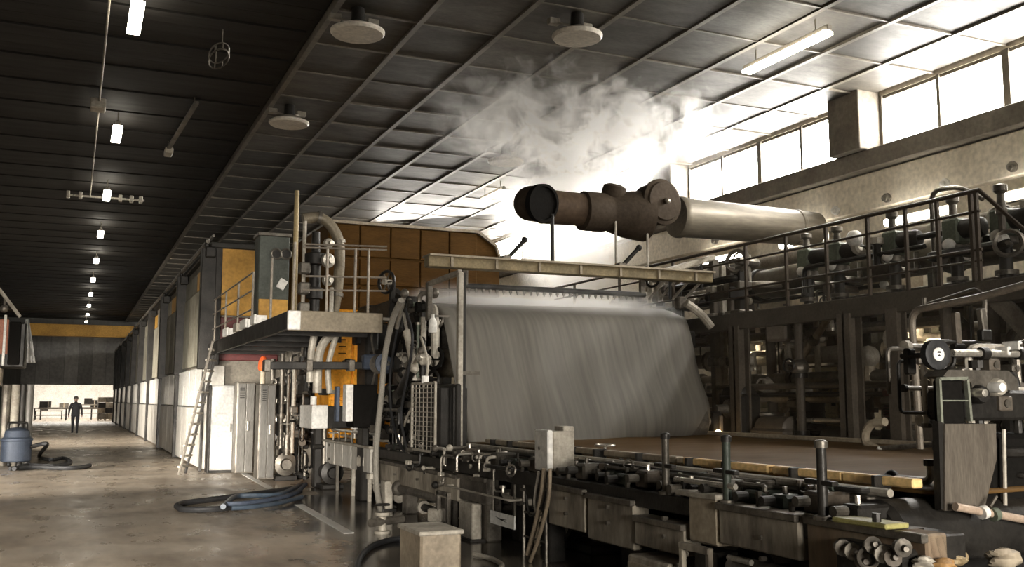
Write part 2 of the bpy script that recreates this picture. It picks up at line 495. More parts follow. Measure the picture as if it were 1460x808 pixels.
# ---------------------------------------------------------------- ceiling lamps
M_TUBE = emit('fluorescent_tube', (1.0, .93, .78), TUBE_POWER)
M_LAMPBODY = mat('lamp_housing', (.30, .27, .22), .5, .1)
ORD = ['nearest', 'second', 'third', 'fourth', 'fifth', 'sixth', 'seventh', 'eighth', 'ninth', 'tenth', 'eleventh']
def batten(x, y, z, length, label, group, w=.19, along='y'):
    t = thing('batten_lamp', label, 'ceiling lamp', (x, y, z - .12), group)
    a = Vector((0, length / 2, 0)) if along == 'y' else Vector((length / 2, 0, 0))
    c = Vector((x, y, z))
    b_ = MB(); b_.bar(c - a, c + a, w * .5, .09, .01); b_.build('housing', M_LAMPBODY, t)
    b_ = MB(); b_.bar(c - a * .97 - Vector((0, 0, .075)), c + a * .97 - Vector((0, 0, .075)), w, .06, .02); b_.build('diffuser', M_TUBE, t)
    for s in (-.7, .7):
        b_ = MB(); b_.cyl(c + a * s, Vector(((c + a * s).x, (c + a * s).y, 7.64)), .012, n=6); b_.build('hanger', M_LAMPBODY, t)
    return t
for k, y in enumerate([15.05, 22.05, 29.0, 36.0, 43.0, 50.0, 57.0, 64.0, 71.0, 77.5]):
    batten(.57, y, 7.3, 1.35, '%s fluorescent batten lamp from the near end of the aisle ceiling row' % ORD[k], 'batten lamps over the aisle')
for k, (y, l) in enumerate(((12.3, 2.1), (24.6, 1.6), (37.0, 1.6), (49.0, 1.6))):
    batten(10.33, y, 7.28, l, '%s fluorescent batten lamp of the row above the steaming machine' % ['long nearest', 'second', 'third', 'last'][k], 'batten lamps over the machine')
M_DISC = mat('enamel_reflector', (.66, .61, .52), .4, 0, (.4, .36, .3), .5, 2)
def disc_lamp(px, py, r, label):
    c = aZ(px, py, 7.12)
    t = thing('disc_lamp', label, 'ceiling lamp', (c.x, c.y, 7.08), 'round reflector lamps')
    b_ = MB(); b_.lathe(c, (0, 0, 1), [(-.03, 0), (-.03, r * .93), (0, r), (.03, r), (.05, r * .9), (.16, r * .3), (.16, 0)], 40); b_.build('reflector', M_DISC, t)
    b_ = MB(); b_.lathe(c + Vector((0, 0, .16)), (0, 0, 1), [(0, r * .28), (.22, r * .24), (.25, r * .1), (.36, r * .1)], 16); b_.build('ballast_housing', M_GREASE, t)
    for s in (-1, 1):
        b_ = MB(); b_.box((c.x + s * r * .72 - .09, c.y + .18, 7.36), (c.x + s * r * .72 + .09, c.y + .30, 7.46), .01); b_.bar((c.x + s * r * .72, c.y + .24, 7.40), (c.x, c.y, 7.28), .03, .03)
        b_.build('bracket', M_LAMPBODY, t)
disc_lamp(510, 47, .41, 'round white reflector lamp nearest the dark aisle soffit')
disc_lamp(823, 53, .39, 'round white reflector lamp above the front edge of the steam')
disc_lamp(412, 176, .40, 'round white reflector lamp above the end of the walkway')
disc_lamp(721, 231, .42, 'round white reflector lamp beside the short batten behind the steam')
# conduit with droppers along the aisle, wire guard, bracket cluster at the third lamp
t = thing('cable_conduit', 'thin pale cable conduit running under the dark ceiling beside the aisle lamps', 'conduit', (.2, 10, 7.3))
b_ = MB(); b_.cyl((.22, 8, 7.36), (.15, 30, 7.36), .018, n=6); b_.build('pipe', M_PALE, t)
for y in (10, 13, 16, 20.3, 24, 28.5):
    b_ = MB(); b_.cyl((.22 - .0032 * (y - 8), y, 7.35), (.22 - .0032 * (y - 8), y, 7.62), .012, n=6); b_.build('hanger', M_LAMPBODY, t)
b_ = MB(); b_.box((.02, 20.1, 7.22), (.30, 20.5, 7.42), .02); b_.build('junction_box', M_PALE, t)
t = thing('bus_bar', 'pale crossing bracket with fittings behind the third aisle lamp', 'bracket', (.4, 29.9, 7.2))
b_ = MB(); b_.bar((-.45, 29.9, 7.34), (1.6, 29.9, 7.34), .05, .05); b_.build('rail', M_BRIGHT, t)
for x in (-.42, -.1, .95, 1.25, 1.5):
    b_ = MB(); b_.box((x - .05, 29.8, 7.26), (x + .05, 30.0, 7.45), .015); b_.build('clamp', M_BRIGHT, t)
b_ = MB(); b_.cyl((.57, 29.9, 7.36), (.57, 29.9, 7.62), .03); b_.build('stem', M_PALE, t)
t = thing('wire_guard', 'oval wire lamp guard hanging alone from the dark soffit', 'lamp guard', (1.9, 16.1, 7.15))
c = aZ(312, 80, 7.25)
for s in (-1, 1):
    pts = [(c.x + .15 * math.cos(a) , c.y + .52 * math.sin(a), 7.25 + s * .05) for a in [2 * math.pi * k / 20 for k in range(20)]]
    b_ = MB(); b_.tube(pts, .012, 6, True); b_.build('hoop', M_STEEL, t)
for k in range(8):
    a = 2 * math.pi * k / 8
    b_ = MB(); b_.cyl((c.x + .15 * math.cos(a), c.y + .52 * math.sin(a), 7.2), (c.x + .15 * math.cos(a), c.y + .52 * math.sin(a), 7.3), .012, n=6); b_.build('tie', M_STEEL, t)
for s in (-.4, .4):
    b_ = MB(); b_.cyl((c.x, c.y + s, 7.28), (c.x, c.y + s, 7.64), .01, n=6); b_.build('hanger', M_STEEL, t)
t = thing('cable_tray', 'narrow hanging cable tray in the dark soffit beyond the oval guard', 'cable tray', (1.8, 22, 7.3))
b_ = MB(); b_.bar((1.72, 23.9, 7.4), (1.93, 19.6, 7.4), .09, .05); b_.build('tray', M_STEEL, t)
for y in (19.9, 21.8, 23.6):
    b_ = MB(); b_.cyl((1.93 - .049 * (y - 19.6), y, 7.4), (1.93 - .049 * (y - 19.6), y, 7.62), .014, n=6); b_.build('hanger', M_STEEL, t)
b_ = MB(); b_.box((1.66, 23.5, 7.28), (1.84, 23.95, 7.42), .02); b_.build('end_box', M_PALE, t)

# bridge crane girder across the far end
t = thing('crane_girder', 'yellow bridge crane girder spanning the far end of the aisle', 'crane', (0, 76, 5.9))
b_ = MB(); b_.box((-6.9, 75.8, 6.12), (9, 76.3, 6.9), .03); b_.build('girder', M_YELLOW, t)
b_ = MB(); b_.box((-6.9, 75.7, 6.06), (9, 76.4, 6.13)); b_.build('flange', M_YELLOW, t)
b_ = MB(); b_.box((-6.95, 75.3, 6.2), (-6.5, 76.8, 6.75), .03); b_.build('end_carriage', M_GREASE, t)

# ================================================================ DRYER HOOD beside the aisle
HX = 2.75
t = hood = thing('dryer_hood', 'long clad dryer hood with white lower panels lining the aisle', 'machine hood', (5.2, 50, 0))
b_ = MB(); b_.box((HX + .12, 23.5, .05), (7.9, 79, 5.2)); b_.build('body', mat('hood_shell', (.16, .14, .11), .6, 0), hood, smooth=False)
M_UP = mat('hood_upper_panel', (.24, .225, .175), .5, 0, (.11, .09, .065), .8, 1.4, vary=.5)
M_MID = mat('hood_gloss_panel', (.62, .60, .55), .22, 0, (.40, .37, .32), .4, 1.5, vary=.1)
M_LOW = mat('hood_low_panel', (.40, .38, .34), .35, 0, (.20, .18, .15), .8, 1.2, vary=.12)
ypost = [23.5 + 5.9 * k for k in range(10)]
for k, y in enumerate(ypost):
    b_ = MB(); b_.box((HX - .20, y - .16, 2.3), (HX + .14, y + .16, 5.1), .015); b_.build('upper_post', M_GREASE, hood)
    if k: b_ = MB(); b_.box((HX - .16, y - .09, 0), (HX + .14, y + .09, 2.4), .015); b_.build('post', M_GREASE, hood)
    b_ = MB(); b_.box((HX - .14, y - .25, 4.86), (HX + .1, y + .25, 5.12), .03); b_.cyl((HX - .1, y - .12, 4.9), (HX - .1, y - .12, 5.3), .05); b_.build('door_hoist', M_GREASE, hood)
for k in range(9):
    ya, yb = ypost[k] + .12, ypost[k + 1] - .12
    n = 4
    for q in range(n):
        y0 = ya + (yb - ya) * q / n + .02; y1 = ya + (yb - ya) * (q + 1) / n - .02
        b_ = MB(); b_.box((HX + .02, y0, 2.45), (HX + .13, y1, 4.35), .012); b_.build('upper_panel', M_UP, hood, smooth=False)
        b_ = MB(); b_.box((HX + .04, y0, 4.38), (HX + .13, y1, 4.85), .012); b_.build('top_panel', M_YELLOW if (k * 3 + q) % 4 == 1 else M_UP, hood, smooth=False)
        b_ = MB(); b_.box((HX - .06, y0, 1.45), (HX + .13, y1, 2.36), .015); b_.build('window_panel', M_MID, hood, smooth=False)
        b_ = MB(); b_.box((HX - .08, y0, .06), (HX + .13, y1, 1.42), .015); b_.build('lower_panel', M_LOW, hood, smooth=False)
b_ = MB(); b_.cyl((HX - .1, 23.2, 5.22), (HX - .1, 79, 5.22), .045, n=8); b_.cyl((HX + .02, 23.2, 5.36), (HX + .02, 79, 5.36), .03, n=8); b_.build('top_rail', M_STEEL, hood)
b_ = MB(); b_.box((HX - .02, 23.3, 5.1), (7.9, 79, 5.24), .02); b_.build('roof_edge', M_GREASE, hood)
# front gable of the hood
b_ = MB(); b_.box((2.9, 23.36, 3.55), (4.35, 23.5, 5.12), .02); b_.build('gable_panel', M_YELLOW, hood)
b_ = MB(); b_.box((4.4, 23.36, 3.3), (7.8, 23.5, 5.12), .02); b_.build('gable_panel', M_BROWN, hood)
b_ = MB(); b_.box((2.9, 23.38, 2.5), (4.35, 23.5, 3.5), .02); b_.build('gable_panel', M_MAROON, hood)
b_ = MB(); b_.box((4.02, 23.30, 4.35), (4.22, 23.37, 4.58), .01); b_.build('vent_plate', M_GREASE, hood)
b_ = MB(); b_.box((2.86, 23.3, 2.4), (3.0, 23.5, 5.1), .01); b_.build('corner_post', M_GREASE, hood)
b_ = MB(); b_.box((HX - .08, 23.38, .05), (3.15, 23.46, 2.38), .012); b_.build('end_panel', M_LOW, hood)
b_ = MB(); b_.box((HX - .10, 23.36, 0), (HX - .04, 23.46, 2.4), .01); b_.build('corner_strip', M_GREASE, hood)

# white cabinet and grey lockers under the walkway
M_CAB = mat('cabinet_white', (.44, .43, .405), .5, 0, (.34, .325, .30), .4, 2)
t = thing('white_cabinet', 'tall plain white cabinet at the near corner of the dryer hood', 'cabinet', (3.28, 23.3, 0))
CX0, CX1 = aY(300, 600, 22.75).x, aY(333.5, 600, 22.75).x
b_ = MB(); b_.box((CX0, 22.75, .06), (CX1, 23.25, 1.92), .015); b_.build('body', M_CAB, t)
b_ = MB(); b_.box((CX0 + .02, 22.715, .10), (CX1 - .02, 22.755, 1.89), .01); b_.build('door', M_CAB, t)
for x in (CX0 - .02, CX1 + .02):
    b_ = MB(); b_.box((x - .02, 22.72, 0), (x + .02, 23.2, 1.93), .006); b_.build('edge_strip', M_GREASE, t)  # dark strips stand in for the shaded gaps beside the cabinet
b_ = MB(); b_.box((CX0, 22.78, 0), (CX1, 23.22, .06)); b_.build('plinth', M_GREASE, t)
b_ = MB(); b_.box((CX1 - .08, 22.69, .9), (CX1 - .055, 22.72, 1.08), .004); b_.build('handle', M_STEEL, t)
def locker(x0, x1, y, h, label, frame):
    t = thing('machine_locker', label, 'locker', ((x0 + x1) / 2, y, 0), 'grey lockers under the walkway')
    b_ = MB(); b_.box((x0, y, .05), (x1, y + .45, h), .015); b_.build('body', M_STEEL, t)
    b_ = MB(); b_.box((x0 + .02, y - .03, .08), ((x0 + x1) / 2 - .005, y + .005, h - .03), .012); b_.build('door', frame, t)
    b_ = MB(); b_.box(((x0 + x1) / 2 + .005, y - .03, .08), (x1 - .02, y + .005, h - .03), .012); d = b_.build('door', frame, t)
    b_ = MB(); b_.box(((x0 + x1) / 2 + .03, y - .055, h * .48), ((x0 + x1) / 2 + .06, y - .025, h * .58), .004); b_.build('handle', M_BRIGHT, d)
    b_ = MB()
    for k in range(6): b_.box((x0 + .05, y - .045, h - .14 - .04 * k), ((x0 + x1) / 2 - .04, y - .03, h - .12 - .04 * k))
    b_.build('vent', M_GREASE, d)
M_LOCK = mat('locker_grey', (.13, .122, .108), .42, .2, (.05, .046, .04), .6, 2, stretch=(3, 3, .5))
locker(aY(337, 600, 21.7).x, aY(363, 600, 21.7).x, 21.7, 1.98, 'grey two-door locker with a pale handle next to the white cabinet', M_LOCK)
locker(aY(369, 600, 19.9).x, aY(393, 600, 19.9).x, 19.9, 1.92, 'grey ribbed locker further from the white cabinet', M_LOCK)
# ladder leaning on the walkway
t = thing('step_ladder', 'steep metal ladder leaning from the aisle floor onto the walkway edge', 'ladder', (2.3, 22.9, 0))
b0 = Vector((2.12, 22.3, .02)); b1 = Vector((2.66, 21.75, 2.86)); off = Vector((.18, .42, 0))
for s in (0, 1):
    b_ = MB(); b_.bar(b0 + off * s, b1 + off * s, .05, .11, .006); b_.build('rail', M_GREASE if s else M_STEEL, t)
for k in range(12):
    p = b0.lerp(b1, (k + .7) / 12.5)
    b_ = MB(); b_.bar(p, p + off, .12, .04, .004); b_.build('rung', M_PALE, t)

# ---------------------------------------------------------------- tending-side walkway
WZ = 2.82
t = walk = thing('walkway', 'raised steel walkway with a pale front edge along the tending side', 'walkway', (3.5, 18, 2.6))
b_ = MB(); b_.box((2.78, 14.05, WZ - .05), (4.3, 23.2, WZ), .008); b_.build('deck', M_STEEL, walk)
b_ = MB(); b_.box((2.74, 14.1, WZ - .22), (2.80, 23.2, WZ + .05), .008); b_.build('side_beam', M_GREASE, walk)
b_ = MB(); b_.box((2.74, 13.98, WZ - .24), (4.12, 14.08, WZ + .05), .01); b_.build('front_beam', mat('walk_beam_tan', (.24, .20, .14), .5, .1, (.1, .08, .055), .6, 3), walk)
b_ = MB(); b_.box((2.72, 13.94, WZ - .23), (2.90, 14.02, WZ + .04), .01); b_.build('end_plate', M_WHITE, walk)
for y in (15.5, 17.2, 18.9, 20.6, 22.3):
    b_ = MB(); b_.bar((2.8, y, WZ - .14), (4.3, y, WZ - .14), .08, .14); b_.build('joist', M_GREASE, walk)
for (x, y) in ((4.25, 20.9),):
    b_ = MB(); b_.box((x - .06, y - .06, 0), (x + .06, y + .06, WZ - .2), .008); b_.build('column', M_STEEL, walk)
t = rail = thing('walkway_railing', 'thin pale tube railing standing on the tending-side walkway', 'railing', (2.8, 18.5, WZ))
M_RAIL = mat('railing_tube', (.26, .225, .18), .42, .3, (.11, .09, .07), .6, 6)
for y in (14.1, 15.9, 17.7, 19.4, 21.1, 22.8):
    b_ = MB(); b_.cyl((2.82, y, WZ), (2.82, y, WZ + 1.05), .021, n=8); b_.build('post', M_RAIL, rail)
for x in (3.30, 3.72, 3.92):
    b_ = MB(); b_.cyl((x, 14.1, WZ), (x, 14.1, WZ + (.98 if x < 3.5 else 1.02)), .021, n=8); b_.build('post', M_RAIL, rail)
for h in (.38, .72, 1.04):
    b_ = MB(); b_.cyl((2.82, 17.7, WZ + h), (2.82, 23.2, WZ + h), .016, n=8); b_.build('side_rail', M_RAIL, rail)
for h in (.36, .56, .98, 1.03):
    b_ = MB(); b_.cyl((2.95, 14.1, WZ + h), (4.2, 14.1, WZ + h + .04), .014, n=8); b_.build('cross_rail', M_RAIL, rail)
# mast
t = thing('tall_mast', 'tall slim ochre mast rising above the walkway railing', 'mast', aX(419, 440, 2.86))
p = aX(419, 445, 2.9); q = aX(418, 277, 2.9)
b_ = MB(); b_.cyl((2.9, p.y, WZ), (2.9, p.y, q.z), .045, .035, 12); b_.build('pole', mat('ochre_mast', (.34, .26, .13), .5, .1), t)
b_ = MB(); b_.box((2.82, p.y - .08, WZ), (2.98, p.y + .08, WZ + .06), .01); b_.build('foot', M_STEEL, t)
# small boxes lying along the walkway edge
for k, (px, py, w, m_, lab) in enumerate([(357, 462, .34, M_WHITE, 'longest white'), (371, 470, .2, M_WHITE, 'small white'), (345, 472, .2, M_PALE, 'pale grey'), (330, 488, .3, M_WHITE, 'flat white')]):
    c = aX(px, py, 2.84)
    t = thing('junction_box', '%s box on the outer edge of the raised walkway' % lab, 'box', (2.86, c.y, WZ + .05), 'boxes on the walkway edge')
    b_ = MB(); b_.box((2.70, c.y - w, WZ + .05), (2.74, c.y + w, WZ + .21), .01); b_.box((2.74, c.y - w * .9, WZ + .05), (2.92, c.y + w * .9, WZ + .2), .01); b_.build('case', m_, t)
    b_ = MB(); b_.cyl((2.83, c.y, WZ), (2.83, c.y, WZ + .06), .03); b_.build('gland', M_STEEL, t)
# grey-green panel with round gauges behind the railing
t = thing('gauge_panel', 'grey-green control cabinet with two round gauges beside the mast', 'control cabinet', (3.6, 19.6, WZ))
x0 = aY(368, 400, 19.5).x; x1 = aY(412, 400, 19.5).x; zt = aY(390, 334, 19.5).z
b_ = MB(); b_.box((x0, 19.5, WZ), (x1, 20.0, zt), .02); b_.build('body', mat('dull_green_case', (.075, .082, .068), .5, .1, (.03, .032, .026), .6, 3), t)
b_ = MB(); b_.box((x0 - .03, 19.45, zt - .04), (x1 + .03, 20.05, zt + .03), .01); b_.build('lid', M_STEEL, t)
b_ = MB(); b_.box((x0 + .02, 19.47, WZ + .1), (x1 - .02, 19.51, WZ + .75), .01); b_.build('lower_door', M_YELLOW, t)
for px in (394, 408):
    c = aY(px, 362, 19.47)
    b_ = MB(); b_.torus(c, (0, 1, 0), .10, .02, 20, 6); b_.build('gauge_ring', M_STEEL, t)
    b_ = MB(); b_.cyl(c + Vector((0, .03, 0)), c + Vector((0, .0, 0)), .09, n=20); b_.build('gauge_face', M_GREASE, t)
b_ = MB(); c = aY(402, 405, 19.4); b_.obox(c, (.16, .05, .2), Matrix.Rotation(.5, 3, 'Y'), .01); b_.build('clipboard', M_WHITE, t)
# dark valve stack under the arch
t = thing('valve_stack', 'dark vertical valve stack with pale fittings under the arched pipe', 'valve', (3.5, 17, WZ))
c0 = aY(448, 440, 17.0)
b_ = MB(); b_.lathe((c0.x, 17, WZ + .02), (0, 0, 1), [(0, .16), (.1, .16), (.12, .09), (.5, .09), (.52, .15), (.7, .15), (.72, .1), (1.1, .1), (1.12, .2), (1.3, .2), (1.34, .08), (1.7, .07)], 14); b_.build('body', M_GREASE, t)
for h, r in ((.85, .1), (1.2, .13), (1.5, .09)):
    b_ = MB(); b_.lathe((c0.x + .14, 16.9, WZ + h), (.5, -1, 0), [(0, r * .4), (.06, r), (.12, r), (.14, r * .5), (.2, r * .5)], 12); b_.build('fitting', M_BRIGHT, t)
b_ = MB(); b_.cyl((c0.x - .2, 17, WZ), (c0.x - .2, 17, WZ + 1.9), .035, n=8); b_.cyl((c0.x + .3, 17, WZ), (c0.x + .3, 17, WZ + .75), .04, n=8); b_.build('stand_pipe', M_PALE, t)
for k in range(3):
    b_ = MB(); b_.box((c0.x - .3, 16.8, WZ + .25 + .35 * k), (c0.x - .12, 17, WZ + .45 + .35 * k), .02); b_.build('control_box', M_STEEL, t)
# arched duct pipe
t = thing('arched_pipe', 'bent grey duct pipe arching in front of the brown hood', 'pipe', (4.2, 17.6, WZ))
pts = [aY(x, y, 17.6) for x, y in ((432, 312), (455, 310), (472, 322), (483, 345), (484, 380), (480, 420), (474, 452))]
b_ = MB(); b_.tube(smoothpath(pts, 5), .10, 12); b_.build('pipe', mat('arch_pipe_grey', (.22, .185, .13), .45, .2, (.1, .08, .055), .6, 4), t)
for i in (1, 3, 5):
    p = pts[i]; d = (pts[min(i + 1, 6)] - pts[i - 1]).normalized()
    b_ = MB(); b_.cyl(p - d * .03, p + d * .03, .125, n=14); b_.build('flange', M_STEEL, t)
# pale conveying pipes below the slab
t = thing('branch_pipes', 'pair of pale bent pipes below the walkway front beam', 'pipe', aY(450, 560, 16.0))
for (pp, r) in ((((452, 560), (455, 505), (470, 478), (496, 462)), .075), (((442, 545), (444, 500), (450, 470)), .06), (((470, 560), (468, 520), (482, 470)), .05)):
    pts = [aY(x, y, 16.2) for x, y in pp]
    b_ = MB(); b_.tube(smoothpath(pts, 5), r, 10); b_.build('pipe', M_PALE, t)
# press hood (brown) and orange cladding
t = ph = thing('press_hood', 'large brown press hood with a sloping far edge behind the railing', 'machine hood', (6.4, 20, 2.9))
pr = [aY(x, y, 20.0) for x, y in ((468, 318), (680, 330), (706, 350), (712, 372))]
xa, xb, xc, xd = [p.x for p in pr]; zt = pr[0].z + .02; zs = pr[2].z - .02
poly = [(xa, 20, 3.0), (xa, 20, zt), (xb, 20, zt), (xc, 20, zs), (xd, 20, zs - .3), (xd, 20, 3.0)]
b_ = MB(); b_.prism(poly, (0, 3.2, 0)); b_.build('shell', M_BROWN, ph, smooth=False)
for (x, y) in ((xa + .3, 20.3), (xd - .2, 20.3), (xa + .3, 22.9), (xd - .2, 22.9)):
    b_ = MB(); b_.box((x - .12, y - .12, 0), (x + .12, y + .12, 3.02), .015); b_.build('column', M_GREASE, ph)
for k in range(5):
    xk = xa + (xb - xa) * k / 5
    for (z0, z1) in ((3.1, 3.95), (4.0, 4.55), (4.6, zt - .03)):
        b_ = MB(); b_.box((xk + .015, 19.95, z0), (xk + (xb - xa) / 5 - .015, 20.01, z1), .012); b_.build('panel', M_BROWN, ph, smooth=False)
b_ = MB(); b_.bar((xa - .03, 19.97, zt + .02), (xb, 19.97, zt + .02), .12, .06); b_.bar((xb, 19.97, zt + .02), (xc, 19.97, zs), .12, .06); b_.bar((xc, 19.97, zs), (xd, 19.97, zs - .3), .12, .05); b_.build('edge_trim', M_BEIGE, ph)
t = oc = thing('orange_cladding', 'orange machine cladding with louvre marks below the brown hood', 'machine panel', (4.9, 18.6, 0))
c0 = aY(470, 605, 18.5); c1 = aY(552, 468, 18.5)
b_ = MB(); b_.box((c0.x, 18.6, .4), (c1.x + .25, 19.9, c1.z + .35), .03); b_.build('body', M_ORANGE, oc)
for k in range(3):
    w = (c1.x - c0.x + .2) / 3
    for (z0, z1) in ((.5, 1.6), (1.66, 2.28), (2.32, c1.z)):
        b_ = MB(); b_.box((c0.x + w * k + .02, 18.55, z0), (c0.x + w * (k + 1) - .02, 18.61, z1), .012); pn = b_.build('panel', M_ORANGE, oc, smooth=False)
    for q in range(4):
        zz = c1.z - .12 - .13 * q
        b_ = MB(); b_.box((c0.x + w * (k + .35), 18.53, zz), (c0.x + w * (k + .68), 18.552, zz + .02)); b_.build('louvre', M_BROWN, oc, smooth=False)
b_ = MB(); b_.box((c0.x - .05, 18.5, c1.z + .02), (c1.x + .3, 18.62, c1.z + .1), .01); b_.build('top_angle', M_GREASE, oc)
t = thing('cross_bar', 'long dark horizontal bar crossing in front of the orange cladding', 'bar', aY(450, 522, 15.5))
b_ = MB(); b_.bar(aY(378, 521, 15.5), aY(536, 521, 15.5), .12, .12, .01); b_.build('bar', M_GREASE, t)
for px in (380, 440, 500):
    c = aY(px, 521, 15.5); b_ = MB(); b_.box(c - Vector((.05, .1, .09)), c + Vector((.05, .1, .09)), .01); b_.build('clamp', M_STEEL, t)
b_ = MB(); c = aY(529, 516, 15.4); b_.box(c - Vector((.14, .1, .12)), c + Vector((.14, .1, .12)), .02); b_.build('end_block', M_BLUE, t)
# red-capped valve and small posts
t = thing('red_capped_post', 'cream post with a red and orange cap beside the grey lockers', 'post', aY(375, 560, 21.4))
c = aY(375, 530, 21.4)
b_ = MB(); b_.cyl((c.x, 21.4, 0), (c.x, 21.4, c.z + .06), .055, n=12); b_.build('stem', M_BEIGE, t)
b_ = MB(); b_.lathe((c.x, 21.4, c.z + .02), (0, 0, 1), [(0, .08), (.05, .11), (.2, .1), (.3, .05), (.32, 0)], 14); b_.build('cap', mat('signal_red', (.75, .12, .03), .4, 0), t)

# ================================================================ FELT RUN AND PRESS
def felt_material():
    m = mat('wet_felt', (.15, .138, .117), .6, 0, (.118, .108, .092), .5, .9, 0, (1.6, .08, .10), spec=.25)
    return m
M_FELT = felt_material()
Lp = [Vector((4.95, 16.2, 3.0)), Vector((4.95, 15.0, 3.02)), aX(613, 432, 4.95) + Vector((0, .25, .03)), aX(622, 440, 4.95), aX(634, 462, 4.95), aX(647, 530, 4.95), aX(660, 595, 4.95), aX(668, 630, 4.95), aX(675, 646, 4.95), Vector((4.95, 12.75, .82)), Vector((4.95, 13.4, .78))]
Rp = [Vector((9.55, 16.2, 3.0)), Vector((9.55, 15.0, 3.02)), aX(950, 441, 9.55) + Vector((0, .25, .03)), aX(968, 449, 9.55), aX(981, 463, 9.55), aX(996, 530, 9.55), aX(1011, 575, 9.55), aX(1012, 602, 9.55), aX(1002, 622, 9.55), Vector((9.55, 13.95, .84)), Vector((9.55, 14.5, .80))]
sl, sr = smoothpath(Lp, 5), smoothpath(Rp, 5)
mb = MB(); n = 40; vs = []; fs = []
for i, (a, b) in enumerate(zip(sl, sr)):
    v = min(1, max(0, (i - 10) / 30))
    for k in range(n + 1):
        u = k / n
        p = a.lerp(b, u)
        p.y += .018 * math.sin(u * 31 + v * 2) * v + .03 * math.sin(u * 11 + 1) * v - .12 * math.sin(math.pi * u) * v
        vs.append(p)
for i in range(len(sl) - 1):
    for k in range(n):
        fs.append((i * (n + 1) + k, i * (n + 1) + k + 1, (i + 1) * (n + 1) + k + 1, (i + 1) * (n + 1) + k))
mb.add(vs, fs)
o = mb.build('felt', M_FELT); tag(o, 'wide pale grey felt running down from the top roll to the wet wire', 'felt')
sm = o.modifiers.new('thickness', 'SOLIDIFY'); sm.thickness = .02; sm.offset = 1

def roll(x0, x1, y, z, r, m_, label, group='felt and press rolls'):
    t = thing('machine_roll', label, 'roller', ((x0 + x1) / 2, y, z - r), group)
    b_ = MB(); b_.lathe((x0, y, z), (1, 0, 0), [(0, r * .9), (.03, r), (x1 - x0 - .03, r), (x1 - x0, r * .9)], 28); b_.build('shell', m_, t)
    b_ = MB(); b_.lathe((x0 - .22, y, z), (1, 0, 0), [(0, r * .25), (.2, r * .28), (.22, r * .4)], 14); b_.lathe((x1, y, z), (1, 0, 0), [(0, r * .4), (.02, r * .28), (.25, r * .25)], 14); b_.build('journal', M_BRIGHT, t)
    for x in (x0 - .26, x1 + .26):
        b_ = MB(); b_.box((x - .08, y - r * .55, z - r * .6), (x + .08, y + r * .55, z + r * .5), .03); b_.build('bearing', M_GREASE, t)
    return t
yt = aX(622, 440, 4.95).y
roll(5.02, 9.5, 14.42, 2.66, .27, M_STEEL, 'steel roll carrying the felt at its top edge')
roll(5.02, 9.5, 13.75, 1.25, .33, M_STEEL, 'steel couch roll inside the lower turn of the felt')
roll(4.98, 9.6, 16.4, 2.3, .30, M_BEIGE, 'ochre press roll visible between the felt and the hose bundle')
roll(4.98, 9.6, 16.6, 1.55, .34, M_GREASE, 'dark press roll behind the lower half of the felt')
roll(4.98, 9.6, 17.6, 2.75, .25, M_GREASE, 'dark guide roll highest behind the felt')
# doctor frame ends standing behind the felt
for (x, lab) in ((4.85, 'tending'), (9.85, 'drive')):
    t = thing('press_stand', 'dark cast press stand at the %s side of the rolls' % lab, 'machine frame', (x, 16.2, 0), 'press stands')
    b_ = MB(); b_.box((x - .12, 15.1, 0), (x + .12, 15.6, 3.2), .03); b_.build('column', M_GREASE, t)
    b_ = MB(); b_.box((x - .12, 17.1, 0), (x + .12, 17.7, 3.3), .03); b_.build('column', M_GREASE, t)
    b_ = MB(); b_.box((x - .14, 14.9, 2.95), (x + .14, 17.8, 3.25), .03); b_.build('cross_head', M_GREASE, t)
    b_ = MB(); b_.box((x - .12, 15.2, .9), (x + .12, 17.4, 1.15), .03); b_.build('sole_beam', M_GREASE, t)

# overhead beam with rods, shower pipe with nozzles
t = ob = thing('overhead_beam', 'ochre overhead beam spanning the machine above the felt', 'beam', (7.3, 14.2, 3.6))
p0 = aY(608, 372, 14.2); p1 = aY(1012, 397, 14.2)
b_ = MB(); b_.box((p0.x, 14.1, p0.z - .09), (p1.x, 14.32, p0.z + .09), .012); b_.build('girder', mat('ochre_beam', (.28, .22, .12), .5, .1, (.1, .08, .05), .6, 3), ob)
b_ = MB(); b_.box((p0.x, 14.02, p0.z + .07), (p1.x, 14.40, p0.z + .10)); b_.build('flange', M_BEIGE, ob)
for k in range(7):
    x = p0.x + (p1.x - p0.x) * (k + .5) / 7
    b_ = MB(); b_.box((x - .02, 14.06, p0.z - .08), (x + .02, 14.36, p0.z + .08)); b_.build('stiffener', M_BEIGE, ob)
BZ = p0.z
for (a, b, lab) in (((722, 374), (748, 342), 'steeper'), ((886, 382), (911, 353), 'drive-side')):
    q0 = aY(*a, 14.2); q1 = aY(*b, 14.2)
    t = thing('tension_rod', 'dark slanting %s rod clamped on top of the overhead beam' % lab, 'rod', q0, 'slanting rods on the overhead beam')
    q0.z = BZ + .1
    b_ = MB(); b_.cyl(q0, q1, .035, n=10); b_.build('rod', M_GREASE, t)
    b_ = MB(); b_.sph(q1, .055, 10); b_.build('knob', M_GREASE, t)
    b_ = MB(); b_.box(q0 - Vector((.09, .08, .02)), q0 + Vector((.05, .08, .06)), .01); b_.build('clamp', M_STEEL, t)
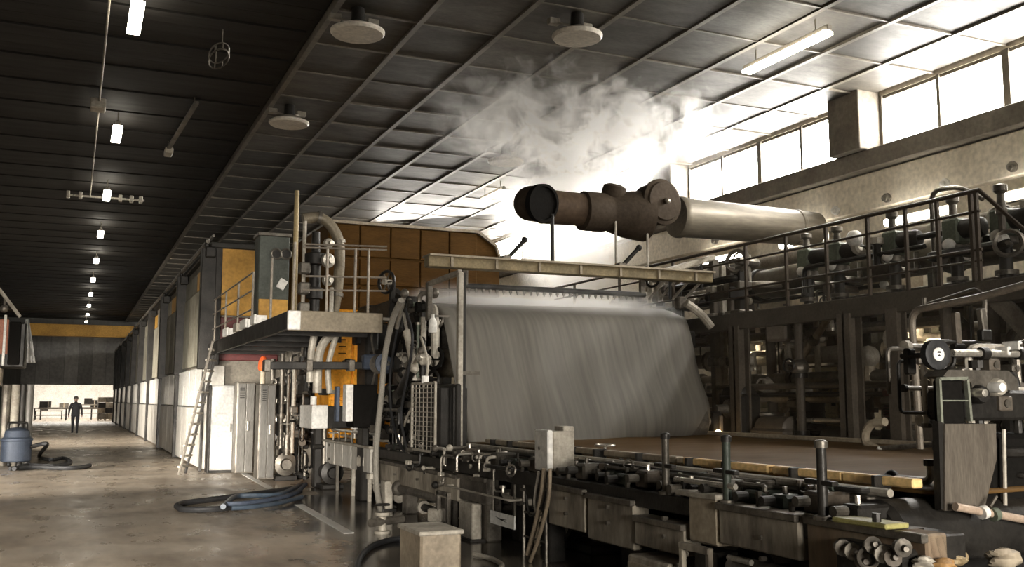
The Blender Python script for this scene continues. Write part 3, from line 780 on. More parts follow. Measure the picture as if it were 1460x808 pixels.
# standing pale frame with top arm
t = fr = thing('felt_guide_frame', 'slim pale upright frame with a top arm at the near felt edge', 'machine frame', aX(658, 650, 4.62))
top = aX(656, 388, 4.62); bot = aX(662, 652, 4.62)
b_ = MB(); b_.bar((4.62, top.y, .95), (4.62, top.y, top.z), .07, .09, .01); b_.build('upright', M_PALE, fr)
b_ = MB(); b_.bar((4.70, top.y + .06, .95), (4.70, top.y + .06, top.z), .05, .05, .008); b_.build('back_upright', M_GREASE, fr)
a1 = aX(612, 406, 4.62); b_ = MB(); b_.bar((4.62, top.y, top.z), (4.62, a1.y, top.z - .02), .06, .07, .008); b_.build('arm', M_PALE, fr)
b_ = MB(); b_.bar((4.62, a1.y, top.z), (4.62, a1.y, top.z - .55), .08, .1, .01); b_.build('arm_post', M_STEEL, fr)
b_ = MB(); b_.bar((4.62, top.y, 1.95), (4.9, top.y, 1.95), .06, .05); b_.build('bracket', M_STEEL, fr)
# shower pipe
t = sp = thing('shower_pipe', 'dark shower pipe with a row of small nozzles above the felt', 'pipe', (7, 14.4, 3.2))
c0 = aY(662, 409, 14.4); c1 = aY(905, 421, 14.4)
b_ = MB(); b_.cyl((c0.x, 14.4, c0.z + .02), (c1.x + .2, 14.4, c0.z + .02), .045, n=12); b_.build('pipe', M_GREASE, sp)
for k in range(26):
    x = c0.x + .08 + (c1.x - c0.x) * k / 26
    b_ = MB(); b_.lathe((x, 14.4, c0.z - .02), (0, 0, -1), [(0, .025), (.04, .025), (.045, .012), (.07, .010)], 6); b_.build('nozzle', M_STEEL, sp)
for x in (c0.x, c1.x + .15):
    b_ = MB(); b_.box((x - .05, 14.36, c0.z + .02), (x + .05, 14.44, BZ - .05), .01); b_.build('hanger', M_STEEL, sp)
# thin edge trim plate at the right behind the felt
t = thing('edge_chute', 'small curved pale chute at the drive edge of the felt top', 'chute', aY(1000, 455, 14.0))
pts = [aY(x, y, 14.0) for x, y in ((978, 432), (990, 440), (1003, 452), (1014, 466))]
b_ = MB(); b_.tube(smoothpath(pts, 4), .07, 10); b_.build('pipe', M_PALE, t)
c = pts[0]; b_ = MB(); b_.box(c + Vector((-.1, .05, -.1)), c + Vector((.06, .2, .12)), .02); b_.build('bracket', M_STEEL, t)

# ---------------------------------------------------------------- exhaust duct
t = du = thing('exhaust_duct', 'wide round exhaust duct lying across the machine below the steam', 'duct', (9.5, 15, 4.5))
M_DUCT = mat('duct_sheet', (.20, .175, .135), .45, .3, (.11, .092, .068), .6, 1.2, .06, (.4, 2, 2))
M_DUCTD = mat('sooty_duct', (.060, .045, .032), .7, 0, (.03, .022, .015), .7, 2, spec=.08)
zc = aY(1080, 318, 15).z
Lc = aY(970, 312, 15)
b_ = MB(); b_.lathe((Lc.x - .1, 15, zc - .02), (1, 0, 0), [(0, .37), (.04, .385), (.12, .385), (.16, .365), (2.7, .345), (2.72, .36), (2.78, .36), (2.8, .345), (3.25, .33), (3.3, .15), (3.3, 0)], 32); b_.build('main_pipe', M_DUCT, du)
A = aY(846, 300, 15)
b_ = MB(); b_.lathe((A.x - .25, 15, zc - .06), (1, 0, 0), [(0, .3), (.03, .35), (.42, .35), (.5, .33), (.56, .33), (.9, .42), (1.25, .46), (1.3, .46)], 28); b_.build('transition', M_DUCTD, du)
b_ = MB(); c = aY(940, 289, 14.72); b_.lathe(c + Vector((0, .35, 0)), (.12, -1, .04), [(0, .38), (.3, .38), (.32, .42), (.40, .42), (.42, .36), (.46, .34), (.46, .05), (.52, .05)], 28); b_.build('inspection_drum', M_DUCTD, du)
b_ = MB(); b_.sph(c + Vector((.06, -.19, .0)), .045, 10); b_.build('drum_knob', M_BRIGHT, du)
b_ = MB(); c2 = aY(880, 290, 14.8); b_.lathe(c2 + Vector((0, .2, .05)), (.1, -.3, 1), [(0, .2), (.2, .22), (.3, .2), (.34, .1)], 18); b_.build('damper_box', M_DUCTD, du)
E0 = aY(765, 303, 14.75); E1 = aY(858, 304, 15)
b_ = MB(); b_.lathe((E0.x + .18, 15, zc - .04), (1, 0, 0), [(0, .27), (.03, .30), (E1.x - E0.x - .3, .285), (E1.x - E0.x, .285)], 28); b_.build('branch_pipe', mat('rusty_duct', (.085, .058, .038), .65, 0, (.05, .034, .022), .6, 1.5, spec=.1), du)
# elbow, mouth turned to the viewer's side; black disc paints its shaded inside
path = smoothpath([Vector((E0.x + .35, 15, zc - .03)), Vector((E0.x + .05, 14.98, zc - .02)), Vector((E0.x - .06, 14.82, zc - .05)), Vector((E0.x + .0, 14.55, zc - .09))], 5)
b_ = MB(); b_.tube(path, .30, 24); b_.build('elbow', M_DUCTD, du)
d = (path[-1] - path[-2]).normalized()
b_ = MB(); b_.lathe(path[-1] - d * .06, d, [(0, .31), (.02, .325), (.13, .325), (.13, .28), (.085, .27), (.08, 0)], 28); b_.build('mouth', M_BLACKHOLE, du)
for (px, pa, pb) in ((780, 320, 375), (876, 345, 380), (921, 345, 385)):
    x = aY(px, 350, 14.8).x
    b_ = MB(); b_.cyl((x, 14.6 if px == 780 else 14.75, BZ), (x, 14.6 if px == 780 else 14.75, zc - .25), .022 if px != 780 else .035, n=8)
    b_.box((x - .05, 14.15, BZ + .08), (x + .05, 14.8, BZ + .12)); b_.build('support_post', M_GREASE if px == 780 else M_PALE, du)

# ---------------------------------------------------------------- press cluster between walkway and felt (tending side)
def hydro(p0, p1, r, label, m1=None, m2=None, cat='hydraulic cylinder'):
    p0 = Vector(p0); p1 = Vector(p1); L = (p1 - p0).length; d = (p1 - p0).normalized()
    t = thing('hydraulic_cylinder', label, cat, p0)
    b_ = MB(); b_.lathe(p0, d, [(0, r * .5), (.04, r), (L * .55, r), (L * .57, r * 1.15), (L * .61, r * 1.15), (L * .62, r * .5)], 14); b_.build('barrel', m1 or M_GREASE, t)
    b_ = MB(); b_.cyl(p0 + d * L * .6, p1, r * .42, n=10); b_.build('piston_rod', m2 or M_BRIGHT, t)
    b_ = MB(); b_.sph(p1, r * .8, 10); b_.build('eye', M_STEEL, t)
    return t
X1 = 4.38
M_COLM0 = mat('oily_brown', (.07, .055, .04), .45, .2, (.03, .025, .02), .6, 4)
hydro(aX(548, 545, X1), aX(577, 418, X1), .085, 'dark slanting hydraulic cylinder beside the long pale hose')
hydro(aX(592, 530, X1), aX(574, 440, X1 + .1), .06, 'pale strut cylinder leaning against the dark hydraulic cylinder', M_PALE)
hydro(aX(570, 560, X1), aX(600, 500, X1), .07, 'short greasy cylinder above the mesh guard')
t = thing('press_linkage', 'greasy triangular press linkage with bolted bosses left of the felt', 'machine arm', aX(575, 560, 4.7))
poly = [aX(x, y, 4.7) for x, y in ((556, 410), (585, 432), (602, 500), (598, 545), (566, 560), (548, 515))]
b_ = MB(); b_.prism(poly, (.12, 0, 0)); b_.build('plate', M_GREASE, t)
for (px, py, r) in ((565, 432, .09), (590, 485, .13), (575, 535, .12), (560, 500, .07)):
    c = aX(px, py, 4.7); b_ = MB(); b_.lathe(c, (-1, -.2, 0), [(0, r), (.06, r), (.08, r * .7), (.1, r * .3), (.12, 0)], 16); b_.build('boss', M_STEEL, t)
t = thing('chain_wheel', 'dark hand chain wheel at the top of the press linkage', 'wheel', aX(551, 418, 4.4))
c = aX(551, 402, 4.4)
b_ = MB(); b_.torus(c, (-.9, -.45, 0), .17, .025, 24, 8); b_.build('rim', M_GREASE, t)
for k in range(3):
    a = math.pi * k / 3; v = Vector((-.3 * math.cos(a), .9 * math.cos(a), math.sin(a))).normalized() * .17
    b_ = MB(); b_.cyl(c - v, c + v, .014, n=6); b_.build('spoke', M_STEEL, t)
b_ = MB(); b_.cyl(c + Vector((.1, .05, 0)), c - Vector((.06, .03, 0)), .045, n=10); b_.build('hub', M_PALE, t)
b_ = MB(); b_.bar(c + Vector((.12, .05, 0)), aX(556, 470, 4.52), .08, .08, .01); b_.build('stand', M_GREASE, t)
# white lamp-like cap and bolted motor
t = thing('drip_bottle', 'small white bottle fixed under the felt edge frame', 'bottle', aX(617, 465, 4.6))
c = aX(617, 462, 4.6); b_ = MB(); b_.lathe(c - Vector((0, 0, .12)), (0, 0, 1), [(0, .05), (.02, .06), (.16, .06), (.22, .025), (.26, .025)], 14); b_.build('bottle', M_WHITE, t)
b_ = MB(); b_.bar(c + Vector((.02, 0, .12)), c + Vector((.25, .0, .12)), .03, .03); b_.build('bracket', M_STEEL, t)
t = thing('gear_motor', 'blue-grey gear motor bolted at the middle of the press linkage', 'motor', aX(545, 520, 4.3))
c = aX(548, 518, 4.3); b_ = MB(); b_.lathe(c + Vector((.0, .35, 0)), (0, -1, 0), [(0, .12), (.02, .14), (.35, .14), (.37, .16), (.42, .16), (.44, .1), (.5, .1)], 18); b_.build('casing', M_BLUE, t)
for k in range(6):
    b_ = MB(); b_.torus(c + Vector((0, .3 - .05 * k, 0)), (0, 1, 0), .145, .008, 18, 5); b_.build('cooling_rib', M_STEEL, t)
b_ = MB(); b_.box(c + Vector((.1, -.2, -.12)), c + Vector((.45, .35, .12)), .03); b_.build('gearbox', M_GREASE, t)
t = thing('valve_block', 'bright valve block with short couplings below the press linkage', 'valve', aX(610, 520, 4.5))
for (px, py, s) in ((585, 515, .13), (605, 512, .1), (560, 520, .11), (575, 508, .08)):
    c = aX(px, py, 4.42); b_ = MB(); b_.obox(c, (s * 1.6, s * 1.6, s * 1.3), Matrix.Rotation(.4, 3, 'X'), .02); b_.build('block', M_STEEL if s > .1 else M_PALE, t)
    b_ = MB(); b_.cyl(c, c + Vector((-.12, -.1, .02)), s * .35, n=10); b_.build('coupling', M_BRIGHT, t)
# dense pipework: short bent pipes with flanges and small valves
def pipework(label, lo, hi, n, mats, seed, r0, r1, cat='pipework', name='pipework', vm=None):
    rr = random.Random(seed); lo = Vector(lo); hi = Vector(hi)
    t = thing(name, label, cat, ((lo.x + hi.x) / 2, (lo.y + hi.y) / 2, lo.z))
    R3 = lambda: Vector([rr.uniform(lo[i], hi[i]) for i in range(3)])
    for k in range(n):
        p = R3(); pts = [p.copy()]; ax = rr.randrange(3)
        for s in range(rr.choice((1, 2, 2, 3))):
            q_ = pts[-1].copy(); L_ = hi[ax] - lo[ax]
            q_[ax] = min(hi[ax], max(lo[ax], q_[ax] + rr.choice((-1, 1)) * rr.uniform(.25, .6) * L_))
            if (q_ - pts[-1]).length > r1 * 2: pts.append(q_)
            ax = (ax + rr.choice((1, 2))) % 3
        if len(pts) < 2: continue
        r = rr.uniform(r0, r1); m_ = mats[rr.randrange(len(mats))]
        b_ = MB(); b_.tube(rounded(pts, r * 3, 3), r, 8); b_.build('pipe', m_, t)
        d = (pts[1] - pts[0]).normalized(); m2 = mats[rr.randrange(len(mats))]
        b_ = MB(); b_.cyl(pts[0] - d * r * .6, pts[0] + d * r * .9, r * 1.7, n=10); b_.build('flange', m2, t)
        kind = rr.randrange(4); e = pts[-1]
        if kind == 0:
            b_ = MB(); b_.sph(e, r * 2.0, 10); b_.build('valve', vm or m2, t)
        elif kind == 1:
            b_ = MB(); b_.obox(e, (r * 3.6, r * 4.2, r * 3.2), Matrix.Rotation(rr.uniform(0, 1), 3, 'Z'), r * .4); b_.build('fitting', m2, t)
        elif kind == 2:
            b_ = MB(); b_.torus(e, (-1, -.5, .2), r * 2.6, r * .5, 14, 5); b_.cyl(e + Vector((-r, -r * .5, 0)), e + Vector((r * 2, r, 0)), r * .5, n=6); b_.build('handwheel', m2, t)
    return t
D4 = [M_GREASE, M_GREASE, M_GREASE, M_STEEL, M_BLACKHOLE, M_STEEL, M_PALE]
pipework('dense dark pipework around the press linkage behind the drain hose', (4.42, 13.4, 1.5), (4.85, 14.9, 3.15), 30, D4 + [M_GREEN], 3, .02, .06)
pipework('tangle of small dark pipes and cocks above the table left of the mesh guard', (4.36, 12.9, .8), (4.8, 15.2, 1.5), 30, D4 + [M_BRIGHT], 5, .012, .04)
pipework('greasy low pipework beneath the girder behind the drain hose', (4.3, 12.0, .1), (4.95, 15.6, .62), 22, D4, 8, .02, .06)
pipework('bright scratched small pipework on the girder right of the mesh guard', (4.16, 9.4, .55), (4.6, 12.8, 1.0), 44, [M_STEEL, M_BRIGHT, M_GREASE, M_PALE, M_GREASE], 11, .009, .024)
pipework('dark pipework with pale fittings beside the second locker', (3.95, 18.2, .15), (4.7, 20.4, 2.5), 34, D4, 14, .015, .045)
pipework('dark pipework lying in the shadow under the forming table', (4.6, 5.6, .05), (6.2, 11.6, .6), 26, [M_GREASE, M_STEEL, M_GREASE, M_COLM0], 17, .02, .07)
# hoses
def hose(name, pts, r, m_, label, cat='hose', group=None, n=10, k=7):
    b_ = MB(); b_.tube(smoothpath(pts, k), r, n); o_ = b_.build(name, m_)
    return tag(o_, label, cat, group)
M_HOSE = mat('grey_hose', (.27, .25, .21), .45, .1, (.18, .165, .14), .6, 8)
hose('drain_hose', [aX(x, y, 4.12) for x, y in ((572, 428), (560, 455), (549, 505), (544, 560), (538, 620), (536, 670), (540, 715), (552, 750), (566, 772))], .044, M_HOSE, 'long pale grey hose hanging from the press linkage to the floor')
hose('air_hose', [aX(x, y, 4.3) for x, y in ((578, 440), (588, 480), (582, 530), (572, 590), (580, 640))], .02, M_RUBBER, 'thin black air hose hanging beside the pale drain hose')
hose('air_hose', [aX(x, y, 4.35) for x, y in ((566, 470), (556, 540), (560, 600), (574, 640), (590, 650))], .022, M_RUBBER, 'thin black air hose looping below the gear motor')
hose('air_hose', [aX(x, y, 4.4) for x, y in ((600, 480), (610, 520), (600, 560), (578, 600), (572, 650))], .018, M_PALE, 'thin pale air hose crossing the press linkage plate')
hose('air_hose', [aX(x, y, 4.4) for x, y in ((540, 440), (530, 480), (536, 520), (528, 560), (520, 600))], .02, M_STEEL, 'thin grey air hose between orange cladding and drain hose')
# mesh guard, dark housing
t = mg = thing('mesh_guard', 'white framed wire mesh guard standing by the felt edge', 'guard', aX(605, 645, 4.3))
q = [aX(x, y, 4.3) for x, y in ((588, 547), (621, 543), (624, 636), (590, 640))]
ya, yb, zb, zt = q[0].y, q[1].y, q[3].z, q[0].z
b_ = MB()
b_.bar((4.3, ya, zb), (4.3, ya, zt), .03, .03); b_.bar((4.3, yb, zb), (4.3, yb, zt), .03, .03); b_.bar((4.3, ya, zt), (4.3, yb, zt), .03, .03); b_.bar((4.3, ya, zb), (4.3, yb, zb), .03, .03); b_.build('frame', M_PALE, mg)
for k in range(1, 6):
    y = ya + (yb - ya) * k / 6; b_ = MB(); b_.cyl((4.3, y, zb), (4.3, y, zt), .006, n=5); b_.build('wire', M_PALE, mg)
for k in range(1, 14):
    z = zb + (zt - zb) * k / 14; b_ = MB(); b_.cyl((4.3, ya, z), (4.3, yb, z), .006, n=5); b_.build('wire', M_PALE, mg)
b_ = MB(); b_.box((4.36, yb, zb), (4.75, ya, zt - .05), .02); b_.build('box', M_GREASE, mg)
b_ = MB(); b_.cyl((4.32, (ya + yb) / 2, zt), (4.32, (ya + yb) / 2, zt + .1), .05, n=10); b_.build('cap', M_WHITE, mg)
t = thing('drive_housing', 'dark ribbed housing between the mesh guard and the felt', 'machine housing', aX(640, 645, 4.5))
q0 = aX(624, 548, 4.5); q1 = aX(650, 640, 4.5)
b_ = MB(); b_.box((4.5, q1.y, q1.z - .1), (4.57, q0.y, q0.z), .02); b_.build('body', M_GREASE, t)
for k in range(7):
    y = q1.y + (q0.y - q1.y) * (k + .5) / 7; b_ = MB(); b_.box((4.475, y - .012, q1.z), (4.50, y + .012, q0.z - .05)); b_.build('rib', M_GREASE, t)
# white box on a post, black boxes near the orange cladding
t = thing('control_box', 'white control box on a dark post beside the orange cladding', 'box', aX(452, 612, 4.2))
c0 = aX(439, 577, 4.15); c1 = aX(456, 611, 4.15)
b_ = MB(); b_.box((4.0, c1.y, c1.z), (4.30, c0.y, c0.z), .015); b_.build('case', M_WHITE, t)
b_ = MB(); b_.box((4.30, c1.y, c1.z), (4.75, c0.y - .1, c0.z - .02), .015); b_.build('back_case', M_GREASE, t)
b_ = MB(); b_.cyl((4.14, (c0.y + c1.y) / 2, c0.z), (4.14, (c0.y + c1.y) / 2, c0.z + .16), .06, n=12); b_.build('cap', M_WHITE, t)
b_ = MB(); b_.box((4.1, c1.y + .2, 0), (4.25, c1.y + .4, c1.z), .02); b_.build('post', M_GREASE, t)
t = thing('switch_cabinet', 'black switch cabinet with a white side plate before the orange cladding', 'cabinet', aX(505, 590, 4.6))
c0 = aY(489, 548, 15.6); c1 = aY(533, 600, 15.6)
b_ = MB(); b_.box((c0.x + .14, 15.4, c1.z - .1), (c1.x, 15.9, c0.z), .02); b_.build('body', M_BLACKHOLE, t)
b_ = MB(); b_.box((c0.x, 15.38, c1.z), (c0.x + .12, 15.6, c0.z), .01); b_.build('side_plate', M_WHITE, t)
b_ = MB(); b_.box((c0.x - .14, 15.45, c1.z), (c0.x - .08, 15.6, c0.z - .03), .01); b_.build('conduit', M_BLUE, t)
b_ = MB(); b_.box((c0.x + .3, 15.5, 0), (c1.x - .1, 15.8, c1.z - .1), .02); b_.build('stand', M_GREASE, t)
t = thing('lubricator', 'small white lubricator bottle on the trough beside the drain hose', 'bottle', aX(505, 612, 4.5))
c = aX(506, 612, 4.45); b_ = MB(); b_.lathe(c, (0, 0, 1), [(0, .06), (.02, .075), (.16, .075), (.2, .05), (.22, 0)], 14); b_.build('reservoir', M_WHITE, t)
b_ = MB(); b_.cyl(c - Vector((0, 0, .15)), c, .03, n=8); b_.build('stem', M_STEEL, t)
# pump and valve clutter between lockers and trough
def pump(px, py, X, s, label, m_, z0=0.0):
    c = aX(px, py, X); c.z = z0
    t = thing('pump_unit', label, 'pump', c, 'pump units along the tending side')
    b_ = MB(); b_.lathe(c + Vector((0, .3 * s, .32 * s)), (0, -1, 0), [(0, .14 * s), (.03 * s, .19 * s), (.4 * s, .19 * s), (.42 * s, .23 * s), (.5 * s, .23 * s), (.53 * s, .12 * s), (.62 * s, .1 * s)], 16); b_.build('casing', m_, t)
    b_ = MB(); b_.box(c + Vector((-.22 * s, -.3 * s, 0)), c + Vector((.22 * s, .35 * s, .1 * s)), .015); b_.build('base', M_GREASE, t)
    b_ = MB(); b_.tube(rounded([c + Vector((0, -.22 * s, .5 * s)), c + Vector((0, -.22 * s, .95 * s)), c + Vector((.35 * s, -.22 * s, .95 * s))], .12 * s), .06 * s, 10); b_.build('outlet_pipe', M_STEEL, t)
    for h in (.58, .85):
        b_ = MB(); b_.cyl(c + Vector((0, -.22 * s, h * s)), c + Vector((0, -.22 * s, (h + .05) * s)), .1 * s, n=12); b_.build('flange', M_STEEL, t)
    b_ = MB(); b_.torus(c + Vector((0, -.22 * s, 1.12 * s)), (0, 0, 1), .1 * s, .014 * s, 16, 6); b_.cyl(c + Vector((0, -.22 * s, .95 * s)), c + Vector((0, -.22 * s, 1.13 * s)), .018 * s, n=6); b_.build('handwheel', M_BRIGHT, t)
    return t
pump(404, 690, 3.95, 1.0, 'steel floor pump nearest the grey lockers', M_STEEL)
pump(418, 695, 4.25, 1.15, 'dark floor pump under the white control box', M_GREASE)
pump(470, 700, 4.35, .9, 'greasy floor pump below the white trough', M_GREASE)
pump(425, 600, 4.6, 1.0, 'grey pump raised on a plinth behind the floor pumps', M_STEEL, .8)
t = thing('plinth', 'grey concrete plinth under the raised pump', 'plinth', (4.85, 19.5, 0))
c = aX(425, 600, 4.6); b_ = MB(); b_.box((4.25, c.y - .6, 0), (5.0, c.y + .6, .8), .02); b_.build('block', M_CONC, t)
# vertical pipes with pale couplings near the lockers
for k, (px, ya_, yb_, X, r, m_, lab) in enumerate([(398, 690, 560, 3.9, .05, M_STEEL, 'steel riser pipe with two bolted couplings next to the second locker'), (386, 640, 530, 4.2, .06, M_STEEL, 'grey riser pipe rising to the walkway underside'), (412, 640, 535, 4.4, .05, M_STEEL, 'grey riser pipe behind the dark floor pump'), (430, 615, 520, 4.6, .09, M_GREASE, 'thick dark riser pipe left of the orange cladding'), (446, 640, 500, 4.9, .05, M_WHITE, 'white riser pipe touching the orange cladding')]):
    a = aX(px, ya_, X); b = aX(px, yb_, X)
    t = thing('riser_pipe', lab, 'pipe', (X, a.y, 0), 'riser pipes by the lockers')
    b_ = MB(); b_.cyl((X, a.y, 0), (X, a.y, max(b.z, 2.55)), r, n=12); b_.build('pipe', m_, t)
    for h in (.6, 1.25, 1.9, 2.3):
        b_ = MB(); b_.cyl((X, a.y, h), (X, a.y, h + .07), r * 1.7, n=12); b_.build('coupling', M_GREASE if k % 2 else M_STEEL, t)
    b_ = MB(); b_.tube(rounded([(X, a.y, 1.55), (X + .3, a.y, 1.55), (X + .3, a.y + .1, 1.1)], .1), r * .6, 8); b_.build('branch', M_STEEL, t)
t = thing('pipe_manifold', 'cluster of short pale pipe stubs with dark valves beside the lockers', 'manifold', aX(415, 580, 4.3))
for i in range(4):
    for j in range(4):
        c = aX(384 + 14 * i, 545 + 26 * j, 4.35)
        b_ = MB(); b_.lathe(c, (-.8, -.6, .1 * (i - 1)), [(0, .06), (.12, .06), (.13, .09), (.17, .09), (.18, .03), (.24, .03)], 10); b_.build('stub', [M_PALE, M_STEEL, M_GREASE, M_BRIGHT][(i + 3 * j) % 4], t)
a = aX(380, 545, 4.38); b = aX(432, 640, 4.38)
b_ = MB(); b_.box((4.36, b.y, b.z), (4.5, a.y, a.z + .1), .02); b_.build('back_plate', M_GREASE, t)

# ================================================================ FORMING TABLE (wet end), tending side
XN = 4.3
t = wt = thing('white_trough', 'long pale trough of seamed panels on frame legs beside the walkway', 'trough', (4.5, 17, .4))
y0, y1 = 15.1, 18.6
for k in range(6):
    ya = y0 + (y1 - y0) * k / 6; yb = y0 + (y1 - y0) * (k + 1) / 6
    b_ = MB(); b_.box((XN - .02, ya + .015, .46), (XN + .04, yb - .015, .84), .012); b_.build('panel', mat('trough_white', (.60, .57, .51), .5, .05, (.28, .25, .2), .7, 2.5, stretch=(1, 3, .6)), wt)
b_ = MB(); b_.box((XN + .02, y0, .48), (XN + .5, y1, .80), .01); b_.build('body', M_STEEL, wt)
b_ = MB(); b_.box((XN - .06, y0 - .05, .84), (XN + .06, y1 + .05, .88), .01); b_.build('rim', M_PALE, wt)
b_ = MB(); b_.box((XN + .3, y0 + .4, .92), (XN + .4, y1 - .3, .96), .01); b_.build('upper_rail', M_PALE, wt)
b_ = MB(); b_.cyl((XN + .12, y0 + .2, 1.06), (XN + .12, y1 - .4, 1.06), .025, n=8); b_.build('pipe', M_BRIGHT, wt)
for k in range(7):
    y = y0 + .3 + (y1 - y0 - .8) * k / 6
    b_ = MB(); b_.cyl((XN + .12, y, .86), (XN + .12, y, 1.06), .014, n=6); b_.build('stud', M_STEEL, wt)
for y in (15.4, 16.4, 17.5, 18.4):
    b_ = MB(); b_.bar((XN + .06, y, 0), (XN + .06, y, .46), .06, .06, .006); b_.build('leg', M_PALE if y < 16.5 else M_STEEL, wt)
# long side girder of the forming table in segments
t = tg = thing('table_girder', 'stained pale side girder of the forming table, in bolted segments', 'machine frame', (4.5, 9, .3))
def seg(ya, yb, za, zb, m_=M_WEATHER, X=XN, th=.16):
    b_ = MB(); b_.box((X, ya, za), (X + th, yb, zb), .012); b_.build('segment', m_, tg)
    b_ = MB(); b_.box((X - .03, ya, zb - .05), (X + .02, yb, zb), .006); b_.build('rim', M_STEEL, tg)
seg(11.3, 14.9, .38, .70)
seg(10.4, 11.25, .42, .72, M_STEEL)
seg(8.85, 9.9, .48, .80, M_GREASE, XN + .08)
seg(8.05, 8.8, .40, .79)
seg(7.2, 8.0, .36, .77)
seg(6.42, 7.15, .42, .66, M_WEATHER, XN - .02)
seg(5.12, 5.98, .58, .87, M_WEATHER, XN - .02)
seg(4.1, 5.07, .50, .87, mat('rust_streaked_cladding', (.24, .19, .13), .6, .1, (.12, .06, .03), .8, 2.5, stretch=(1, 1, .3)), XN)
b_ = MB(); b_.box((XN + .02, 4.1, .72), (XN + .3, 15, .86), .01); b_.build('top_chord', M_GREASE, tg)
b_ = MB(); b_.box((XN - .02, 6.0, .55), (XN + .3, 6.36, .90), .015); b_.build('joint_block', M_BEIGE, tg)
b_ = MB(); b_.box((XN - .05, 5.97, .88), (XN + .32, 6.5, .92), .008); b_.build('joint_cap', M_PALE, tg)
for y in (4.6, 5.5, 6.7, 7.6, 8.4, 9.4, 10.8, 11.8, 12.8, 13.8):
    for z in (.5, .64):
        b_ = MB(); b_.cyl((XN - .035, y, z + .04), (XN + .01, y, z + .04), .018, n=6); b_.build('bolt', M_STEEL, tg)
for y in (4.4, 7.3, 9.0, 10.6, 12.0, 13.6):
    b_ = MB(); b_.box((XN + .06, y - .1, 0), (XN + .24, y + .1, .5), .015); b_.build('leg', M_STEEL if y > 10 else M_GREASE, tg)
# lower skid frame under the near end
t = thing('skid_frame', 'grey bracket frame standing below the joint of the girder', 'frame', (4.25, 6.2, 0))
b_ = MB(); b_.bar((4.22, 6.36, 0), (4.22, 6.36, .54), .04, .05, .006); b_.bar((4.22, 6.02, 0), (4.22, 6.02, .54), .04, .05, .006); b_.bar((4.22, 6.0, .52), (4.22, 6.38, .52), .05, .05, .006); b_.build('bracket', M_WEATHER, t)
b_ = MB(); b_.box((4.3, 6.05, 0), (4.5, 6.33, .5), .01); b_.build('core', M_GREASE, t)
t = thing('lower_pipe', 'thick dark pipe running below the stained girder near the viewer', 'pipe', (4.3, 5, .3))
b_ = MB(); b_.cyl((4.35, 3.2, .42), (4.35, 5.9, .42), .085, n=14); b_.build('pipe', M_STEEL, t)
b_ = MB(); b_.cyl((4.27, 5.6, .50), (4.27, 5.86, .50), .02, n=8); b_.build('lever', M_BRIGHT, t)
for y in (3.8, 5.0): 
    b_ = MB(); b_.cyl((4.35, y, .42), (4.35, y + .06, .42), .11, n=14); b_.build('flange', M_GREASE, t)
    b_ = MB(); b_.box((4.31, y + .2, 0), (4.39, y + .28, .36)); b_.build('foot', M_GREASE, t)
t = thing('cable_duct_box', 'stained rectangular duct box below the girder, left of the bracket frame', 'box', (4.2, 6.8, 0))
b_ = MB(); b_.box((4.18, 6.5, 0), (4.5, 7.1, .36), .015); b_.build('case', M_WEATHER, t)
b_ = MB(); b_.box((4.155, 6.54, .05), (4.185, 7.06, .31), .008); b_.build('lid', M_BEIGE, t)
# the wire: broad wet moving fabric on the table
def wire_material():
    m = mat('wet_wire', (.115, .064, .022), .6, 0, (.075, .042, .015), .6, .9, .04, (.3, 2, 1), spec=.08, rough_var=.08)
    return m
b_ = MB(); vs = []; fs = []
nx, ny = 20, 30
for j in range(ny + 1):
    for i in range(nx + 1):
        x = 4.98 + 4.6 * i / nx; y = 4.6 + 9.3 * j / ny
        vs.append((x, y, 1.03 + .006 * math.sin(x * 3 + y * 1.7)))
for j in range(ny):
    for i in range(nx):
        a = j * (nx + 1) + i; fs.append((a, a + 1, a + nx + 2, a + nx + 1))
b_.add(vs, fs); o = b_.build('forming_wire', wire_material()); tag(o, 'broad wet brown forming wire spread flat before the felt', 'wire')
sm = o.modifiers.new('thickness', 'SOLIDIFY'); sm.thickness = .02; sm.offset = -1
for k, y in enumerate([5.3 + .8 * q for q in range(11)]):
    t = thing('table_roll', '%s dark support roll from the near end under the forming wire' % ORD[k], 'roller', (7.2, y, .8), 'support rolls under the forming wire')
    b_ = MB(); b_.cyl((4.95, y, .905), (9.65, y, .905), .10, n=14); b_.build('shell', M_STEEL, t)
    b_ = MB(); b_.cyl((4.75, y, .905), (4.96, y, .905), .04, n=10); b_.build('journal', M_BRIGHT, t)
t = thing('table_beam', 'dark longitudinal beams carrying the support rolls', 'machine frame', (7.2, 8, 0))
for x in (4.8, 9.75):
    b_ = MB(); b_.box((x - .1, 5.0, .55), (x + .1, 14, .80), .015); b_.build('beam', M_GREASE, t)
    for y in (5.3, 8.0, 10.5, 12.9):
        b_ = MB(); b_.box((x - .09, y - .12, 0), (x + .09, y + .12, .55), .015); b_.build('leg', M_GREASE, t)
